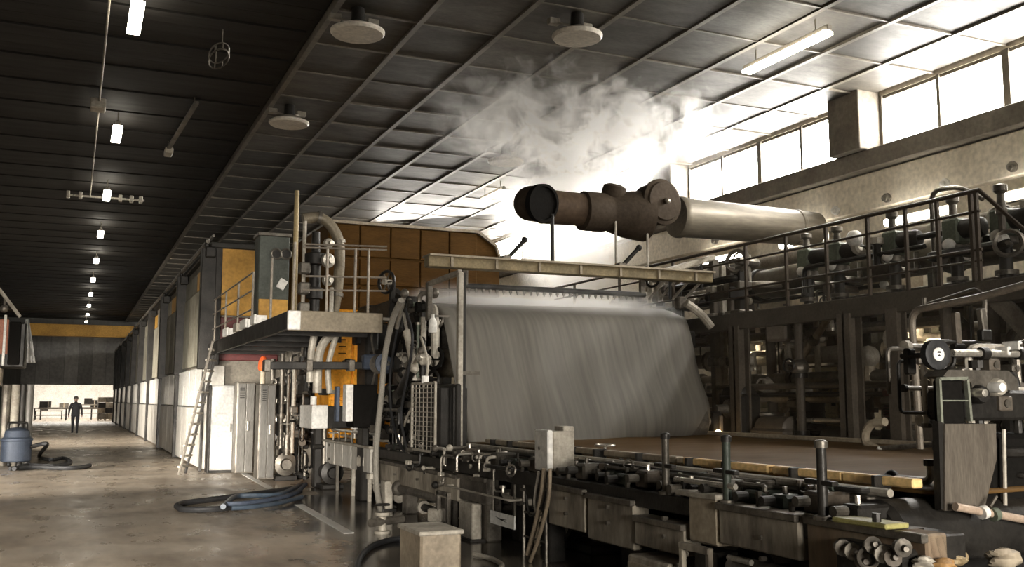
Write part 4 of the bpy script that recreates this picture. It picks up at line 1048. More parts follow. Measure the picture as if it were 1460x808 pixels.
# deckle strips (yellow) along the near edge of the wire
t = dk = thing('deckle_rail', 'yellow-topped deckle rail with clips along the near wire edge', 'rail', (4.8, 7, 1.0))
M_DECK = mat('deckle_yellow', (.90, .62, .28), .35, 0, (.4, .26, .1), .5, 3)
for (ya, yb) in ((4.72, 5.35), (5.36, 6.1), (6.15, 7.3), (7.4, 8.7), (8.8, 10.2), (10.3, 11.8)):
    b_ = MB(); b_.box((4.86, ya, 1.045), (4.95, yb, 1.105), .01); b_.build('strip', M_DECK if yb < 7.6 else M_BEIGE, dk)
for k in range(10):
    y = 5.0 + .72 * k + .1 * (k % 3)
    b_ = MB(); b_.box((4.80, y - .02, .98), (4.945, y + .02, 1.11), .006); b_.build('clip', M_GREASE, dk)
b_ = MB(); b_.cyl((4.70, 4.75, 1.02), (4.70, 12, 1.02), .028, n=8); b_.build('wash_pipe', M_PALE, dk)
b_ = MB(); b_.box((4.66, 4.75, .90), (4.76, 12, .97), .01); b_.build('ledge', M_STEEL, dk)
# back edge strip of the wire
t = thing('far_edge_rail', 'thin tan rail along the drive edge of the wire', 'rail', (9.65, 8.5, 1.0))
b_ = MB(); b_.box((9.58, 5, 1.03), (9.68, 13.9, 1.09), .01); b_.build('rail', M_BEIGE, t)
b_ = MB(); b_.cyl((9.75, 5, .98), (9.75, 13.9, .98), .05, n=10); b_.build('pipe', M_STEEL, t)
# foil box ends: brackets in a row on the girder
M_STEELD = mat('oily_steel', (.085, .075, .06), .45, .4, (.03, .026, .02), .8, 5)
M_GREEND = mat('oily_green', (.045, .055, .042), .5, .1, (.02, .022, .018), .7, 5)
pipework('oily small pipes and cocks lying behind the foil brackets', (4.5, 4.9, .86), (4.72, 9.4, 1.04), 34, [M_GREASE, M_STEELD, M_COLM0, M_GREEND, M_STEEL], 23, .008, .022)
def foil_end(y, kind):
    t = thing('foil_bracket', 'x', 'bracket', (4.5, y, .86), 'foil brackets on the girder')
    m1 = [M_GREASE, M_STEELD, M_GREEND, M_COLM0][kind % 4]
    h = .15 if kind % 2 else .10
    b_ = MB(); b_.box((4.40, y - .1, .86), (4.66, y + .08, .86 + h), .02); b_.build('block', m1, t)
    b_ = MB(); b_.cyl((4.28, y, .86 + h * .6), (4.38, y, .86 + h * .6), .035, n=10); b_.build('end_cap', [M_STEELD, M_GREASE, M_GREASE][kind % 3], t)
    b_ = MB(); b_.bar((4.36, y + .13, .86), (4.37, y + .14, .97 if kind % 3 else .93), .03, .03); b_.build('lever', M_STEELD, t)
    b_ = MB(); b_.cyl((4.5, y + .02, .86 + h), (4.5, y + .02, .86 + h + .05), .018, n=8); b_.build('bolt', M_BRIGHT if kind % 3 == 0 else M_STEELD, t)
    return t
fb = [foil_end(4.35, k) for k in range(4)]
names4 = ['low dark', 'tall steel', 'low green', 'tall stained']
cnt = [0] * 4
ys = [4.8 + .345 * k for k in range(28)]
for k, y in enumerate(ys):
    q = (k * 7 + k // 3) % 4
    lab = '%s %s foil bracket on the girder, counted from the near end' % (ORD[cnt[q]], names4[q])
    if cnt[q] == 0: o = fb[q]; dy = y - 4.35; o.location.y += dy; o['label'] = lab; ORG[o.name] = o.location.copy()
    else: o = dup(fb[q], (.07 * math.sin(k * 2.3), y - fb[q].location.y, 0), lab)
    cnt[q] += 1
# posts with dark caps
def post(px, ytop, ybot, X, r, label, cap=M_GREASE, m_=M_GREEND):
    a = aX(px, ybot, X); b = aX(px, ytop, X)
    t = thing('stanchion', label, 'post', (X, a.y, .86), 'capped stanchions on the girder')
    b_ = MB(); b_.cyl((X, a.y, .86), (X, a.y, b.z), r, n=12); b_.build('tube', m_, t)
    b_ = MB(); b_.lathe((X, a.y, b.z - .01), (0, 0, 1), [(0, r * 1.25), (.02, r * 1.3), (.04, r * 1.3), (.05, r * .8)], 12); b_.build('cap', cap, t)
    b_ = MB(); b_.lathe((X, a.y, .86), (0, 0, 1), [(0, r * 2), (.025, r * 2), (.03, r * 1.2)], 12); b_.build('foot', M_STEEL, t)
    b_ = MB(); z = (b.z + .86) / 2; b_.bar((X, a.y - .12, z), (X, a.y + .14, z + .005), .05, .03, .005); b_.build('crossarm', M_GREASE, t)
post(950, 624, 715, 4.32, .030, 'capped stanchion with a grey tube left of the other two on the girder', m_=M_STEELD)
post(1037, 628, 705, 4.34, .030, 'capped grey stanchion beside the start of the yellow deckle rail')
post(1174, 636, 735, 4.30, .032, 'thick dark stanchion nearest the black machine plate', M_STEEL, M_GREASE)
# pale guard tubes between stanchions
t = thing('guard_tube', 'short pale tube lying between the two grey stanchions', 'tube', (4.36, 6.4, .95))
b_ = MB(); b_.cyl((4.34, 5.85, .985), (4.34, 6.62, .985), .022, n=8); b_.build('tube', M_BRIGHT, t)
for y in (5.95, 6.5):
    b_ = MB(); b_.box((4.32, y - .02, .86), (4.36, y + .02, .98)); b_.build('support', M_GREASE, t)
# white box with grey neighbour
t = thing('sensor_box', 'upright white sensor box standing on the table edge before the felt', 'box', aX(780, 660, XN))
c0 = aX(762, 612, XN); c1 = aX(781, 664, XN)
ya, yb = aX(781, 640, XN).y, aX(762, 640, XN).y
b_ = MB(); b_.box((4.3, ya, .90), (4.36, yb, c0.z), .012); b_.build('door', M_WHITE, t)
b_ = MB(); b_.box((4.36, ya, .90), (4.60, yb, c0.z - .01), .012); b_.build('case', M_PALE, t)
b_ = MB(); b_.box((4.5, ya + .05, c0.z - .02), (4.62, yb - .05, c0.z + .035), .008); b_.build('gland_cap', M_PALE, t)
b_ = MB(); b_.cyl((4.29, yb - .12, 1.12), (4.30, yb - .12, 1.12), .018, n=8); b_.build('lock', M_STEEL, t)
# bundle of upright rods and hose under the white box
M_ROD = mat('pale_brown_rod', (.24, .19, .13), .5, .1, (.1, .08, .06), .5, 5)
for k, (pp, r, m_, lab) in enumerate([(((776, 668), (772, 705), (764, 745), (752, 790)), .026, M_ROD, 'thick tan hose hanging below the white sensor box'), (((784, 668), (782, 710), (770, 760), (756, 800)), .02, M_ROD, 'slim tan hose hanging beside the thick tan hose'), (((768, 672), (762, 715), (766, 735), (758, 770)), .014, M_PALE, 'thin pale cable looping below the white sensor box'), (((750, 705), (756, 735), (772, 722), (778, 700)), .012, M_GREASE, 'dark cable sagging in front of the tan hoses')]):
    hose('hanging_hose', [aX(x, y, 4.2) for x, y in pp], r, m_, lab)
t = thing('box_stand', 'pair of slim grey legs with cross ties under the white sensor box', 'stand', (4.3, 9, 0))
for (px, yb_) in ((747, 785), (779, 785)):
    a = aX(px, 745, 4.34); b_ = MB(); b_.cyl((4.34, a.y, 0), (4.34, a.y, .72), .018, n=8); b_.build('leg', M_STEEL, t)
a, b = aX(747, 745, 4.34), aX(779, 745, 4.34)
for z in (.2, .45): 
    b_ = MB(); b_.cyl((4.34, a.y, z), (4.34, b.y, z), .012, n=6); b_.build('tie', M_STEEL, t)
# sign plate with an illegible dark stroke
t = thing('notice_plate', 'small white notice plate with a dark smeared mark under the girder', 'sign', aX(715, 745, 4.24))
q = [aX(x, y, 4.24) for x, y in ((699, 727), (733, 736), (733, 752), (699, 745))]
b_ = MB(); b_.prism([(4.24, q[0].y, q[0].z), (4.24, q[1].y, q[0].z), (4.24, q[1].y, q[3].z), (4.24, q[0].y, q[3].z)], (.015, 0, 0)); b_.build('plate', M_WHITE, t, smooth=False)
ym = (q[0].y + q[1].y) / 2; zm = (q[0].z + q[3].z) / 2; w = (q[0].y - q[1].y)
b_ = MB(); b_.prism([(4.236, ym + w * .3, zm + .018), (4.236, ym + .05, zm + .008), (4.236, ym - w * .22, zm + .012), (4.236, ym - w * .05, zm - .004), (4.236, ym - w * .26, zm - .02), (4.236, ym + .02, zm - .008)], (.003, 0, 0)); b_.build('mark', M_GREASE, t, smooth=False)
b_ = MB(); b_.bar((4.26, q[0].y - .03, q[3].z), (4.26, q[0].y - .03, .72), .02, .02); b_.bar((4.26, q[1].y + .03, q[3].z), (4.26, q[1].y + .03, .72), .02, .02); b_.build('hanger', M_STEEL, t)
# grey upright legs right of the drain hose
for k, (px, yt_, yb_, w, m_, lab) in enumerate([(551, 675, 715, .13, M_PALE, 'short pale support foot behind the drain hose'), (632, 700, 765, .10, M_STEEL, 'open grey bracket leg left of the pale column'), (670, 692, 760, .22, M_PALE, 'wide pale column under the girder left of the notice plate')]):
    a = aX(px, yb_, 4.28); b = aX(px, yt_, 4.28)
    t = thing('support_stand', lab, 'support', (4.28, a.y, 0))
    if k == 1:
        b_ = MB(); b_.bar((4.28, a.y - .18, 0), (4.28, a.y - .18, .46), .05, .05); b_.bar((4.28, a.y + .18, 0), (4.28, a.y + .18, .46), .05, .05); b_.bar((4.28, a.y - .2, .44), (4.28, a.y + .2, .44), .05, .05)
    else:
        b_ = MB(); b_.box((4.22, a.y - w, 0), (4.34, a.y + w, .42), .015)
    b_.build('column', m_, t)
    b_ = MB(); b_.box((4.18, a.y - w - .05, 0), (4.38, a.y + w + .05, .025)); b_.build('foot_plate', M_GREASE, t)
# beige box on the floor
t = thing('floor_box', 'low beige steel box on the wet floor near the viewer', 'box', (4.1, 9.8, 0))
a = aZ(668, 806, .02); 
zt = .42
c0 = aZ(600, 761, zt); c1 = aZ(671, 762, zt); c2 = aZ(586, 756, zt)
b_ = MB(); b_.box((c0.x, c0.y, .03), (c1.x, c0.y + .62, zt), .02); b_.build('body', mat('box_beige', (.32, .265, .19), .5, 0, (.14, .11, .08), .7, 2.5), t)
b_ = MB(); b_.box((c0.x - .02, c0.y - .02, zt - .02), (c1.x + .02, c0.y + .64, zt + .02), .01); b_.build('lid', M_PALE, t)
for (x, y) in ((c0.x + .05, c0.y + .05), (c1.x - .05, c0.y + .05), (c0.x + .05, c0.y + .57), (c1.x - .05, c0.y + .57)):
    b_ = MB(); b_.cyl((x, y, 0), (x, y, .04), .03, n=8); b_.build('foot', M_GREASE, t)
# black floor hoses by the box
hose('floor_hose', [aZ(x, y, .03) for x, y in ((600, 770), (566, 768), (535, 776), (515, 792), (508, 812))], .03, M_RUBBER, 'black hose curving over the wet floor beside the beige box')
hose('floor_hose', [aZ(x, y, .03) for x, y in ((640, 742), (600, 748), (575, 760), (580, 785), (600, 806))], .026, M_RUBBER, 'black hose looping behind the beige box')
hose('floor_hose', [aZ(x, y, .03) for x, y in ((676, 790), (700, 796), (716, 806), (705, 815))], .025, M_PALE, 'pale hose end curling right of the beige box')
t = thing('drain_valve', 'low pipe valve with a pale flange at the foot of the drain hose', 'valve', (4.05, 11.5, 0))
c = aZ(545, 760, 0)
b_ = MB(); b_.lathe(c, (0, 0, 1), [(0, .1), (.03, .1), (.04, .05), (.2, .05), (.21, .09), (.25, .09)], 12); b_.build('body', M_PALE, t)
b_ = MB(); b_.cyl(c + Vector((-.18, -.1, .14)), c + Vector((.3, .15, .14)), .05, n=10); b_.build('pipe', M_STEEL, t)
b_ = MB(); b_.torus(c + Vector((0, 0, .34)), (0, 0, 1), .08, .012, 16, 6); b_.cyl(c + Vector((0, 0, .25)), c + Vector((0, 0, .34)), .012, n=6); b_.build('handwheel', M_GREASE, t)
# clutter in the dark under the table
for k, (px, py, X, s, m_) in enumerate([(850, 790, 5.2, 1.0, M_STEEL), (800, 800, 5.6, .8, M_GREASE), (720, 795, 5.4, .7, M_GREASE)]):
    pump(px, py, X, s, ['steel pump in the dark under the forming table', 'greasy pump deep under the forming table', 'small dark pump under the table behind the beige box'][k], m_)
t = thing('diagonal_brace', 'slanting steel brace in the dark under the forming table', 'brace', (5, 8.8, 0))
b_ = MB(); b_.bar(aX(790, 790, 4.9), aX(812, 752, 4.9), .05, .05); b_.build('bar', M_STEEL, t)
b_ = MB(); c = aX(790, 790, 4.9); b_.box((4.8, c.y - .15, 0), (5.0, c.y + .15, .1), .01); b_.build('foot', M_GREASE, t)

# hose pile on the floor beside the lockers
M_BHOSE = mat('dark_blue_hose', (.035, .05, .07), .35, 0, (.1, .11, .12), .4, 6)
def fl(pts, z): return [aZ(x, y, z) for x, y in pts]
hose('water_hose', fl([(252, 721), (262, 717), (300, 712), (345, 706), (390, 700), (425, 695)], .04), .045, M_RUBBER, 'black water hose lying longest across the aisle floor', 'hose', 'hose pile on the aisle floor')
hose('water_hose', fl([(252, 721), (262, 726), (300, 726), (335, 722), (380, 713), (428, 700)], .04), .045, M_RUBBER, 'black water hose forming the near edge of the hose loop', 'hose', 'hose pile on the aisle floor')
hose('water_hose', fl([(318, 722), (335, 708), (360, 706), (400, 704), (430, 690)], .09), .04, M_BHOSE, 'dark blue water hose on top of the pile with a raised bend', 'hose', 'hose pile on the aisle floor')
hose('water_hose', fl([(322, 718), (350, 717), (390, 711), (420, 703), (436, 690)], .10), .035, M_BLUE, 'lighter blue water hose crossing the middle of the pile', 'hose', 'hose pile on the aisle floor')
hose('water_hose', fl([(330, 724), (362, 722), (400, 716), (430, 708)], .06), .035, M_BHOSE, 'dark blue water hose nearest the white floor line', 'hose', 'hose pile on the aisle floor')
hose('water_hose', fl([(400, 712), (416, 700), (428, 688), (440, 676)], .05), .03, M_PALE, 'pale water hose end running into the pumps', 'hose', 'hose pile on the aisle floor')

# ================================================================ DRIVE SIDE: walkway, railing, pipes and gear under the windows
DX, DZ = 10.2, 3.04
t = dw = thing('drive_walkway', 'raised dark walkway on columns along the drive side under the windows', 'walkway', (11.2, 10, 0))
b_ = MB(); b_.box((DX, 3, DZ - .06), (12.4, 21, DZ), .008); b_.build('deck', M_GREASE, dw)
b_ = MB(); b_.box((DX - .05, 3, DZ - .26), (DX + .06, 21, DZ + .02), .012); b_.build('front_beam', mat('drive_beam', (.085, .072, .055), .5, .2, (.04, .034, .027), .6, 3), dw)
b_ = MB(); b_.box((12.3, 3, DZ - .26), (12.4, 21, DZ), .012); b_.build('rear_beam', M_GREASE, dw)
M_COLM = mat('column_paint', (.12, .10, .078), .5, .15, (.05, .042, .034), .6, 3)
for y in (4.5, 7.4, 10.1, 11.0, 13.6, 16.4, 19.2):
    b_ = MB(); w = .10 if y in (10.1,) else .13
    b_.box((DX - w * .6, y - w, 0), (DX - w * .6 + .03, y + w, DZ - .2)); b_.box((DX + w, y - w, 0), (DX + w + .03, y + w, DZ - .2)); b_.box((DX - w * .6, y - .02, 0), (DX + w, y + .02, DZ - .2)); b_.build('column', M_COLM, dw)
    b_ = MB(); b_.box((12.2, y - .1, 0), (12.4, y + .1, DZ - .2), .012); b_.build('rear_column', M_GREASE, dw)
t = dr = thing('drive_railing', 'brown tube railing along the raised drive-side walkway', 'railing', (DX, 11, DZ))
M_DRAIL = mat('brown_rail', (.07, .053, .038), .45, .2, (.035, .028, .021), .5, 5)
yA, yB = 8.62, 20.5
for z, r in ((DZ + 1.16, .028), (DZ + .90, .018), (DZ + .42, .020), (DZ + .28, .014)):
    b_ = MB(); b_.cyl((DX, yA, z), (DX, yB, z), r, n=8); b_.build('rail', M_DRAIL, dr)
for px in (1390, 1398, 1341, 1295, 1240, 1180, 1122, 1064):
    y = aX(px, 400, DX).y
    b_ = MB(); b_.box((DX - .022, y - .022, DZ), (DX + .022, y + .022, DZ + 1.16)); b_.build('post', M_DRAIL, dr)
for y in (15.5, 17.5, 19.5):
    b_ = MB(); b_.box((DX - .022, y - .022, DZ), (DX + .022, y + .022, DZ + 1.16)); b_.build('post', M_DRAIL, dr)
b_ = MB(); b_.tube(rounded([(DX, yA, DZ + 1.16), (DX, yA - .75, DZ + .42), (DX, yA - 1.9, DZ - .75)], .1), .028, 8); b_.build('stair_rail', M_DRAIL, dr)
for (y, z) in ((8.0, DZ + .55), (7.2, DZ - .2)):
    b_ = MB(); b_.cyl((DX, y, z - 1.0), (DX, y, z), .02, n=8); b_.build('stair_post', M_DRAIL, dr)
t = st = thing('stair', 'steel stair going down from the near end of the drive walkway', 'stair', (10.7, 7, 0))
for x in (10.24, 11.1):
    b_ = MB(); b_.bar((x, 8.6, DZ - .1), (x, 5.7, .05), .05, .24, .01); b_.build('stringer', M_STEEL, st)
for k in range(12):
    f_ = (k + .5) / 12
    b_ = MB(); b_.box((10.26, 8.6 - 2.9 * f_ - .13, DZ - .1 - (DZ - .15) * f_), (11.08, 8.6 - 2.9 * f_ + .13, DZ - .06 - (DZ - .15) * f_)); b_.build('tread', M_GREASE, st)
# large horizontal ducts behind the railing
t = thing('steam_main', 'large lagged steam main running behind the drive railing', 'pipe', (11.9, 11, 3.5))
b_ = MB(); b_.cyl((11.9, 4, 3.78), (11.9, 20.5, 3.78), .27, n=20); b_.build('pipe', mat('lagging', (.17, .145, .105), .55, .1, (.07, .06, .045), .6, 2), t)
for y in (6, 8.6, 10.5, 12.6, 15.0, 17.4):
    b_ = MB(); b_.cyl((11.9, y, 3.78), (11.9, y + .12, 3.78), .31, n=20); b_.build('flange', M_GREASE, t)
    b_ = MB(); b_.box((11.82, y + .4, DZ), (11.98, y + .5, 3.55)); b_.build('saddle', M_GREASE, t)
t = thing('upper_header', 'pale upper header pipe above the lagged steam main', 'pipe', (12.6, 11, 4.2))
b_ = MB(); b_.cyl((12.7, 4, 4.35), (12.7, 20.5, 4.35), .12, n=14); b_.build('pipe', M_PALE, t)
for y in (5, 8, 11, 14, 17, 20):
    b_ = MB(); b_.cyl((12.7, y, 4.35), (13.9, y, 4.35), .03, n=6); b_.build('wall_bracket', M_GREASE, t)
# actuators with white globes
names5 = ['nearest the railing corner', 'second from the railing corner', 'third from the railing corner', 'fourth from the railing corner', 'last along the railing toward the felt']
for k, (px, s) in enumerate(((1432, 1.0), (1362, 1.0), (1274, .9), (1194, .8), (1150, .8))):
    y = aX(px, 330, 11.2).y; x = 11.2
    t = thing('valve_actuator', 'dark valve actuator with white globe cap, ' + names5[k], 'valve actuator', (x, y, DZ), 'valve actuators behind the drive railing')
    b_ = MB(); b_.cyl((x, y, DZ), (x, y, DZ + .75), .085, n=12); b_.build('standpipe', M_GREASE, t)
    b_ = MB(); b_.cyl((x, y, DZ + .2), (x, y, DZ + .26), .15, n=12); b_.build('flange', M_STEEL, t)
    b_ = MB(); b_.cyl((x, y, DZ + .62), (x, y, DZ + .7), .17, n=14); b_.build('flange', M_STEEL, t)
    b_ = MB(); b_.box((x - .13, y - .15, DZ + .72), (x + .13, y + .14, DZ + 1.08), .03); b_.build('gearbox', M_GREEN, t)
    b_ = MB(); b_.lathe((x - .02, y - .1, DZ + .92), (.3, -1, 0), [(0, .10), (.06, .14), (.3, .14), (.34, .12), (.36, .05)], 14); b_.build('motor', M_GREASE, t)
    b_ = MB(); b_.sph((x - .16, y - .02, DZ + .70), .085 * s + .01, 14); b_.build('globe_cap', M_WHITE, t)
    b_ = MB(); b_.lathe((x + .03, y + .05, DZ + 1.08), (0, 0, 1), [(0, .06), (.1, .055), (.22 * s, .05), (.26 * s, .09), (.34 * s, .09), (.36 * s, .03)], 12); b_.build('top_stem', M_STEEL, t)
    b_ = MB(); b_.tube(rounded([(x + .1, y, DZ + .5), (x + .45, y, DZ + .5), (x + .45, y, DZ + .8)], .08), .05, 8); b_.build('connection', M_STEEL, t)
t = thing('vent_gooseneck', 'thin gooseneck vent pipe rising above the drive railing', 'pipe', (11.5, 10.2, DZ))
y = aX(1330, 330, 11.5).y
b_ = MB(); b_.tube(rounded([(11.5, y, DZ), (11.5, y, DZ + 1.65), (11.5, y - .55, DZ + 1.6), (11.5, y - .9, DZ + 1.35)], .2), .035, 8); b_.build('pipe', M_STEEL, t)
b_ = MB(); b_.cyl((11.5, y, DZ), (11.5, y, DZ + .06), .09, n=10); b_.build('flange', M_GREASE, t)
# strip lights on the wall below the runway beam
for k, (ya, yb) in enumerate(((9.6, 11.1), (12.2, 13.7), (15.2, 16.7), (18.0, 19.5))):
    t = thing('wall_batten', '%s wall strip lamp from the viewer, below the window ledge' % ORD[k], 'wall lamp', (13.7, (ya + yb) / 2, 4.75), 'strip lamps on the window wall')
    b_ = MB(); b_.box((13.72, ya, 4.78), (13.8, yb, 4.98), .01); b_.build('housing', M_LAMPBODY, t)
    b_ = MB(); b_.box((13.64, ya + .03, 4.82), (13.73, yb - .03, 4.94), .02); b_.build('diffuser', emit('strip_tube', (1.0, .95, .84), 30.0), t)
    for y in (ya + .2, yb - .2):
        b_ = MB(); b_.box((13.78, y - .03, 4.84), (14.02, y + .03, 4.92)); b_.build('arm', M_LAMPBODY, t)
for k in range(9):
    y = 8.2 + 1.35 * k
    t = thing('insulator', '%s small insulator under the runway beam, counted from the near end' % ORD[k], 'insulator', (13.75, y, 5.15), 'insulators on the runway beam')
    b_ = MB(); b_.lathe((13.77, y, 5.36), (-1, 0, -.2), [(0, .04), (.05, .05), (.06, .09), (.1, .09), (.12, .05), (.16, .06), (.18, .02)], 10); b_.build('body', M_WHITE if k % 2 else M_STEEL, t)
# cabinets and tanks on the walkway and below
def cabinet(x0, x1, y0, y1, z0, z1, m_, label, name='machine_cabinet', cat='cabinet', slots=3):
    t = thing(name, label, cat, ((x0 + x1) / 2, (y0 + y1) / 2, z0))
    b_ = MB(); b_.box((x0, y0, z0), (x1, y1, z1), .02); b_.build('body', m_, t)
    for k in range(slots):
        za = z0 + (z1 - z0) * (k + .12) / slots; zb = z0 + (z1 - z0) * (k + .88) / slots
        b_ = MB(); b_.box((x0 - .03, y0 + .05, za), (x0 + .01, y1 - .05, zb), .01); d = b_.build('panel', m_, t)
        b_ = MB(); b_.box((x0 - .05, y0 + .1, (za + zb) / 2 - .02), (x0 - .028, y0 + .18, (za + zb) / 2 + .02)); b_.build('latch', M_GREASE, d)
    b_ = MB(); b_.box((x0 - .035, y0 - .02, z1), (x1, y1 + .02, z1 + .03)); b_.build('top', M_STEEL, t)
    return t
c = aX(1180, 540, 11.6); cabinet(11.6, 12.2, c.y - .3, c.y + .4, 0.9, 2.15, mat('khaki_paint', (.62, .54, .32), .5, 0, (.18, .14, .07), .5, 3), 'khaki control cabinet under the drive walkway, seen between the columns')
c = aX(1283, 500, 11.0); cabinet(11.0, 11.3, c.y - .2, c.y + .25, 1.5, 2.45, M_BEIGE, 'narrow beige louvred cabinet beside the right-hand drive column', slots=6)
c = aX(1240, 410, 13.2); cabinet(13.2, 13.8, c.y - .7, c.y + .6, 3.0, 3.95, M_BEIGE, 'pale beige wall cabinet behind the drive railing with dark slots', slots=2)
c = aX(1100, 420, 13.2); cabinet(13.2, 13.8, c.y - .6, c.y + .6, 3.0, 3.7, M_BEIGE, 'small beige wall cabinet at the felt end of the drive walkway', slots=2)
# tall tank-like motor
def drum(px, X, z0, z1, r, m_, label, name='drive_motor', cat='motor'):
    y = aX(px, 560, X).y
    t = thing(name, label, cat, (X, y, z0))
    b_ = MB(); b_.lathe((X, y, z0), (0, 0, 1), [(0, r * .9), (.03, r), (z1 - z0 - .1, r), (z1 - z0 - .06, r * 1.08), (z1 - z0 - .02, r * 1.08), (z1 - z0, r * .6)], 18); b_.build('casing', m_, t)
    for k in range(5):
        z = z0 + .15 + (z1 - z0 - .35) * k / 5
        b_ = MB(); b_.torus((X, y, z), (0, 0, 1), r * 1.01, .012, 18, 5); b_.build('rib', M_GREASE, t)
    b_ = MB(); b_.box((X - r * 1.2, y - .1, z1 - .22), (X - r * .8, y + .1, z1 - .1), .015); b_.build('terminal_box', M_STEEL, t)
    b_ = MB(); b_.box((X - r, y - r, 0), (X + r, y + r, z0), .02); b_.build('pedestal', M_GREASE, t)
    return t
drum(1276, 10.6, 1.2, 1.75, .16, M_MAROON, 'upright maroon motor below the beige louvred cabinet')
drum(1150, 11.0, .9, 1.7, .28, M_GREASE, 'large upright dark motor under the walkway left of the khaki cabinet')
drum(1090, 10.8, .8, 1.4, .3, M_STEEL, 'low upright steel motor behind the wire near the felt', )
# horizontal pipes under the walkway
for k, (X, y0, y1, z, r, m_, lab) in enumerate([(11.4, 6, 20, 2.35, .14, M_PALE, 'long pale pipe hung under the drive walkway'), (10.9, 7, 20, 1.95, .10, M_STEEL, 'grey pipe second below the drive walkway'), (11.9, 6, 19, 1.62, .18, M_BEIGE, 'thick beige pipe at mid height under the drive walkway'), (10.6, 8, 19, 1.28, .045, M_BRIGHT, 'bright thin pipe just above the far edge of the wire'), (11.3, 5, 20, .75, .16, M_GREASE, 'thick dark pipe near the floor of the drive side'), (12.6, 5, 20, 2.7, .12, M_WHITE, 'white pipe furthest back under the drive walkway')]):
    t = thing('drive_pipe', lab, 'pipe', (X, (y0 + y1) / 2, z - r), 'pipes under the drive walkway')
    b_ = MB(); b_.cyl((X, y0, z), (X, y1, z), r, n=12); b_.build('pipe', m_, t)
    y = y0 + .8
    while y < y1:
        b_ = MB(); b_.cyl((X, y, z), (X, y + .09, z), r * 1.45, n=12); b_.build('flange', M_GREASE if k % 2 else M_STEEL, t)
        b_ = MB(); b_.cyl((X, y + .4, z), (X, y + .4, DZ - .06), .014, n=6); b_.build('hanger', M_GREASE, t)
        y += 2.3 + .3 * (k % 3)
# vertical pipes / valves under walkway
vp = [(1066, 10.7, .06, M_STEEL), (1082, 11.6, .05, M_PALE), (1100, 10.9, .09, M_COLM), (1122, 11.5, .06, M_PALE), (1140, 10.5, .07, M_COLM), (1166, 11.2, .05, M_BEIGE), (1204, 11.7, .07, M_STEEL), (1236, 11.3, .08, M_GREASE), (1258, 11.8, .05, M_PALE), (1312, 11.4, .07, M_STEEL), (1352, 10.6, .08, M_COLM), (1385, 11.2, .06, M_STEEL), (1418, 10.8, .09, M_COLM), (1445, 11.5, .06, M_PALE)]
for k, (px, X, r, m_) in enumerate(vp):
    y = aX(px, 520, X).y
    t = thing('drop_pipe', '%s drop pipe under the drive walkway from the felt, with %s valve' % ((ORD + ['twelfth', 'thirteenth', 'fourteenth'])[k], ['a steel', 'a green', 'a pale', 'a black'][k % 4]), 'pipe', (X, y, 0), 'drop pipes under the drive walkway')
    b_ = MB(); b_.cyl((X, y, 0), (X, y, DZ - .06), r, n=10); b_.build('pipe', m_, t)
    for h in (1.05 + .12 * (k % 4), 2.1 - .15 * (k % 3)):
        b_ = MB(); b_.cyl((X, y, h), (X, y, h + .07), r * 1.8, n=12); b_.build('flange', M_GREASE if k % 3 else M_PALE, t)
    h = 1.55 + .14 * (k % 5)
    b_ = MB(); b_.sph((X, y, h), r * 2.1, 10); b_.build('valve_body', [M_STEEL, M_GREEN, M_PALE, M_GREASE][k % 4], t)
    b_ = MB(); b_.cyl((X, y, h), (X - .28, y - .08, h + .03), .018, n=6); b_.torus((X - .28, y - .08, h + .03), (-1, -.28, .1), .10, .016, 16, 6); b_.build('handwheel', [M_PALE, M_GREASE, M_BRIGHT][k % 3], t)
# machine blocks behind the wire
for k, (px, X, w, d_, z1, m_, lab) in enumerate([(1055, 10.4, .4, .7, 1.9, M_GREASE, 'tall dark gear case beside the felt lower edge'), (1110, 10.5, .5, .9, 1.35, M_COLM, 'low brown gear case with a domed lid behind the wire'), (1195, 10.7, .4, .6, 1.25, M_GREASE, 'dark gear case under the khaki control cabinet'), (1245, 10.5, .4, .5, 1.15, M_GREEN, 'green gear case beside the lower return bend'), (1320, 10.8, .5, .8, 1.5, M_COLM, 'brown gear case behind the hand wheel stand')]):
    y = aX(px, 600, X).y
    t = thing('gear_case', lab, 'gear case', (X, y, 0), 'gear cases behind the wire')
    b_ = MB(); b_.box((X - w / 2, y - d_ / 2, 0), (X + w / 2, y + d_ / 2, z1 - .2), .05); b_.build('case', m_, t)
    b_ = MB(); b_.lathe((X, y + d_ * .42, z1 - .22), (0, -1, 0), [(0, w * .3), (.02, w * .42), (d_ * .8, w * .42), (d_ * .84, w * .3)], 18); b_.build('dome', m_, t)
    b_ = MB(); b_.lathe((X - w / 2, y, z1 - .45), (-1, 0, 0), [(0, .16), (.05, .16), (.07, .08), (.3, .07)], 14); b_.build('shaft_end', M_STEEL, t)
    for q in (-.3, .3):
        b_ = MB(); b_.cyl((X - w / 2 - .02, y + q * d_, .9), (X - w / 2 + .02, y + q * d_, .9), .03, n=6); b_.build('bolt', M_PALE, t)
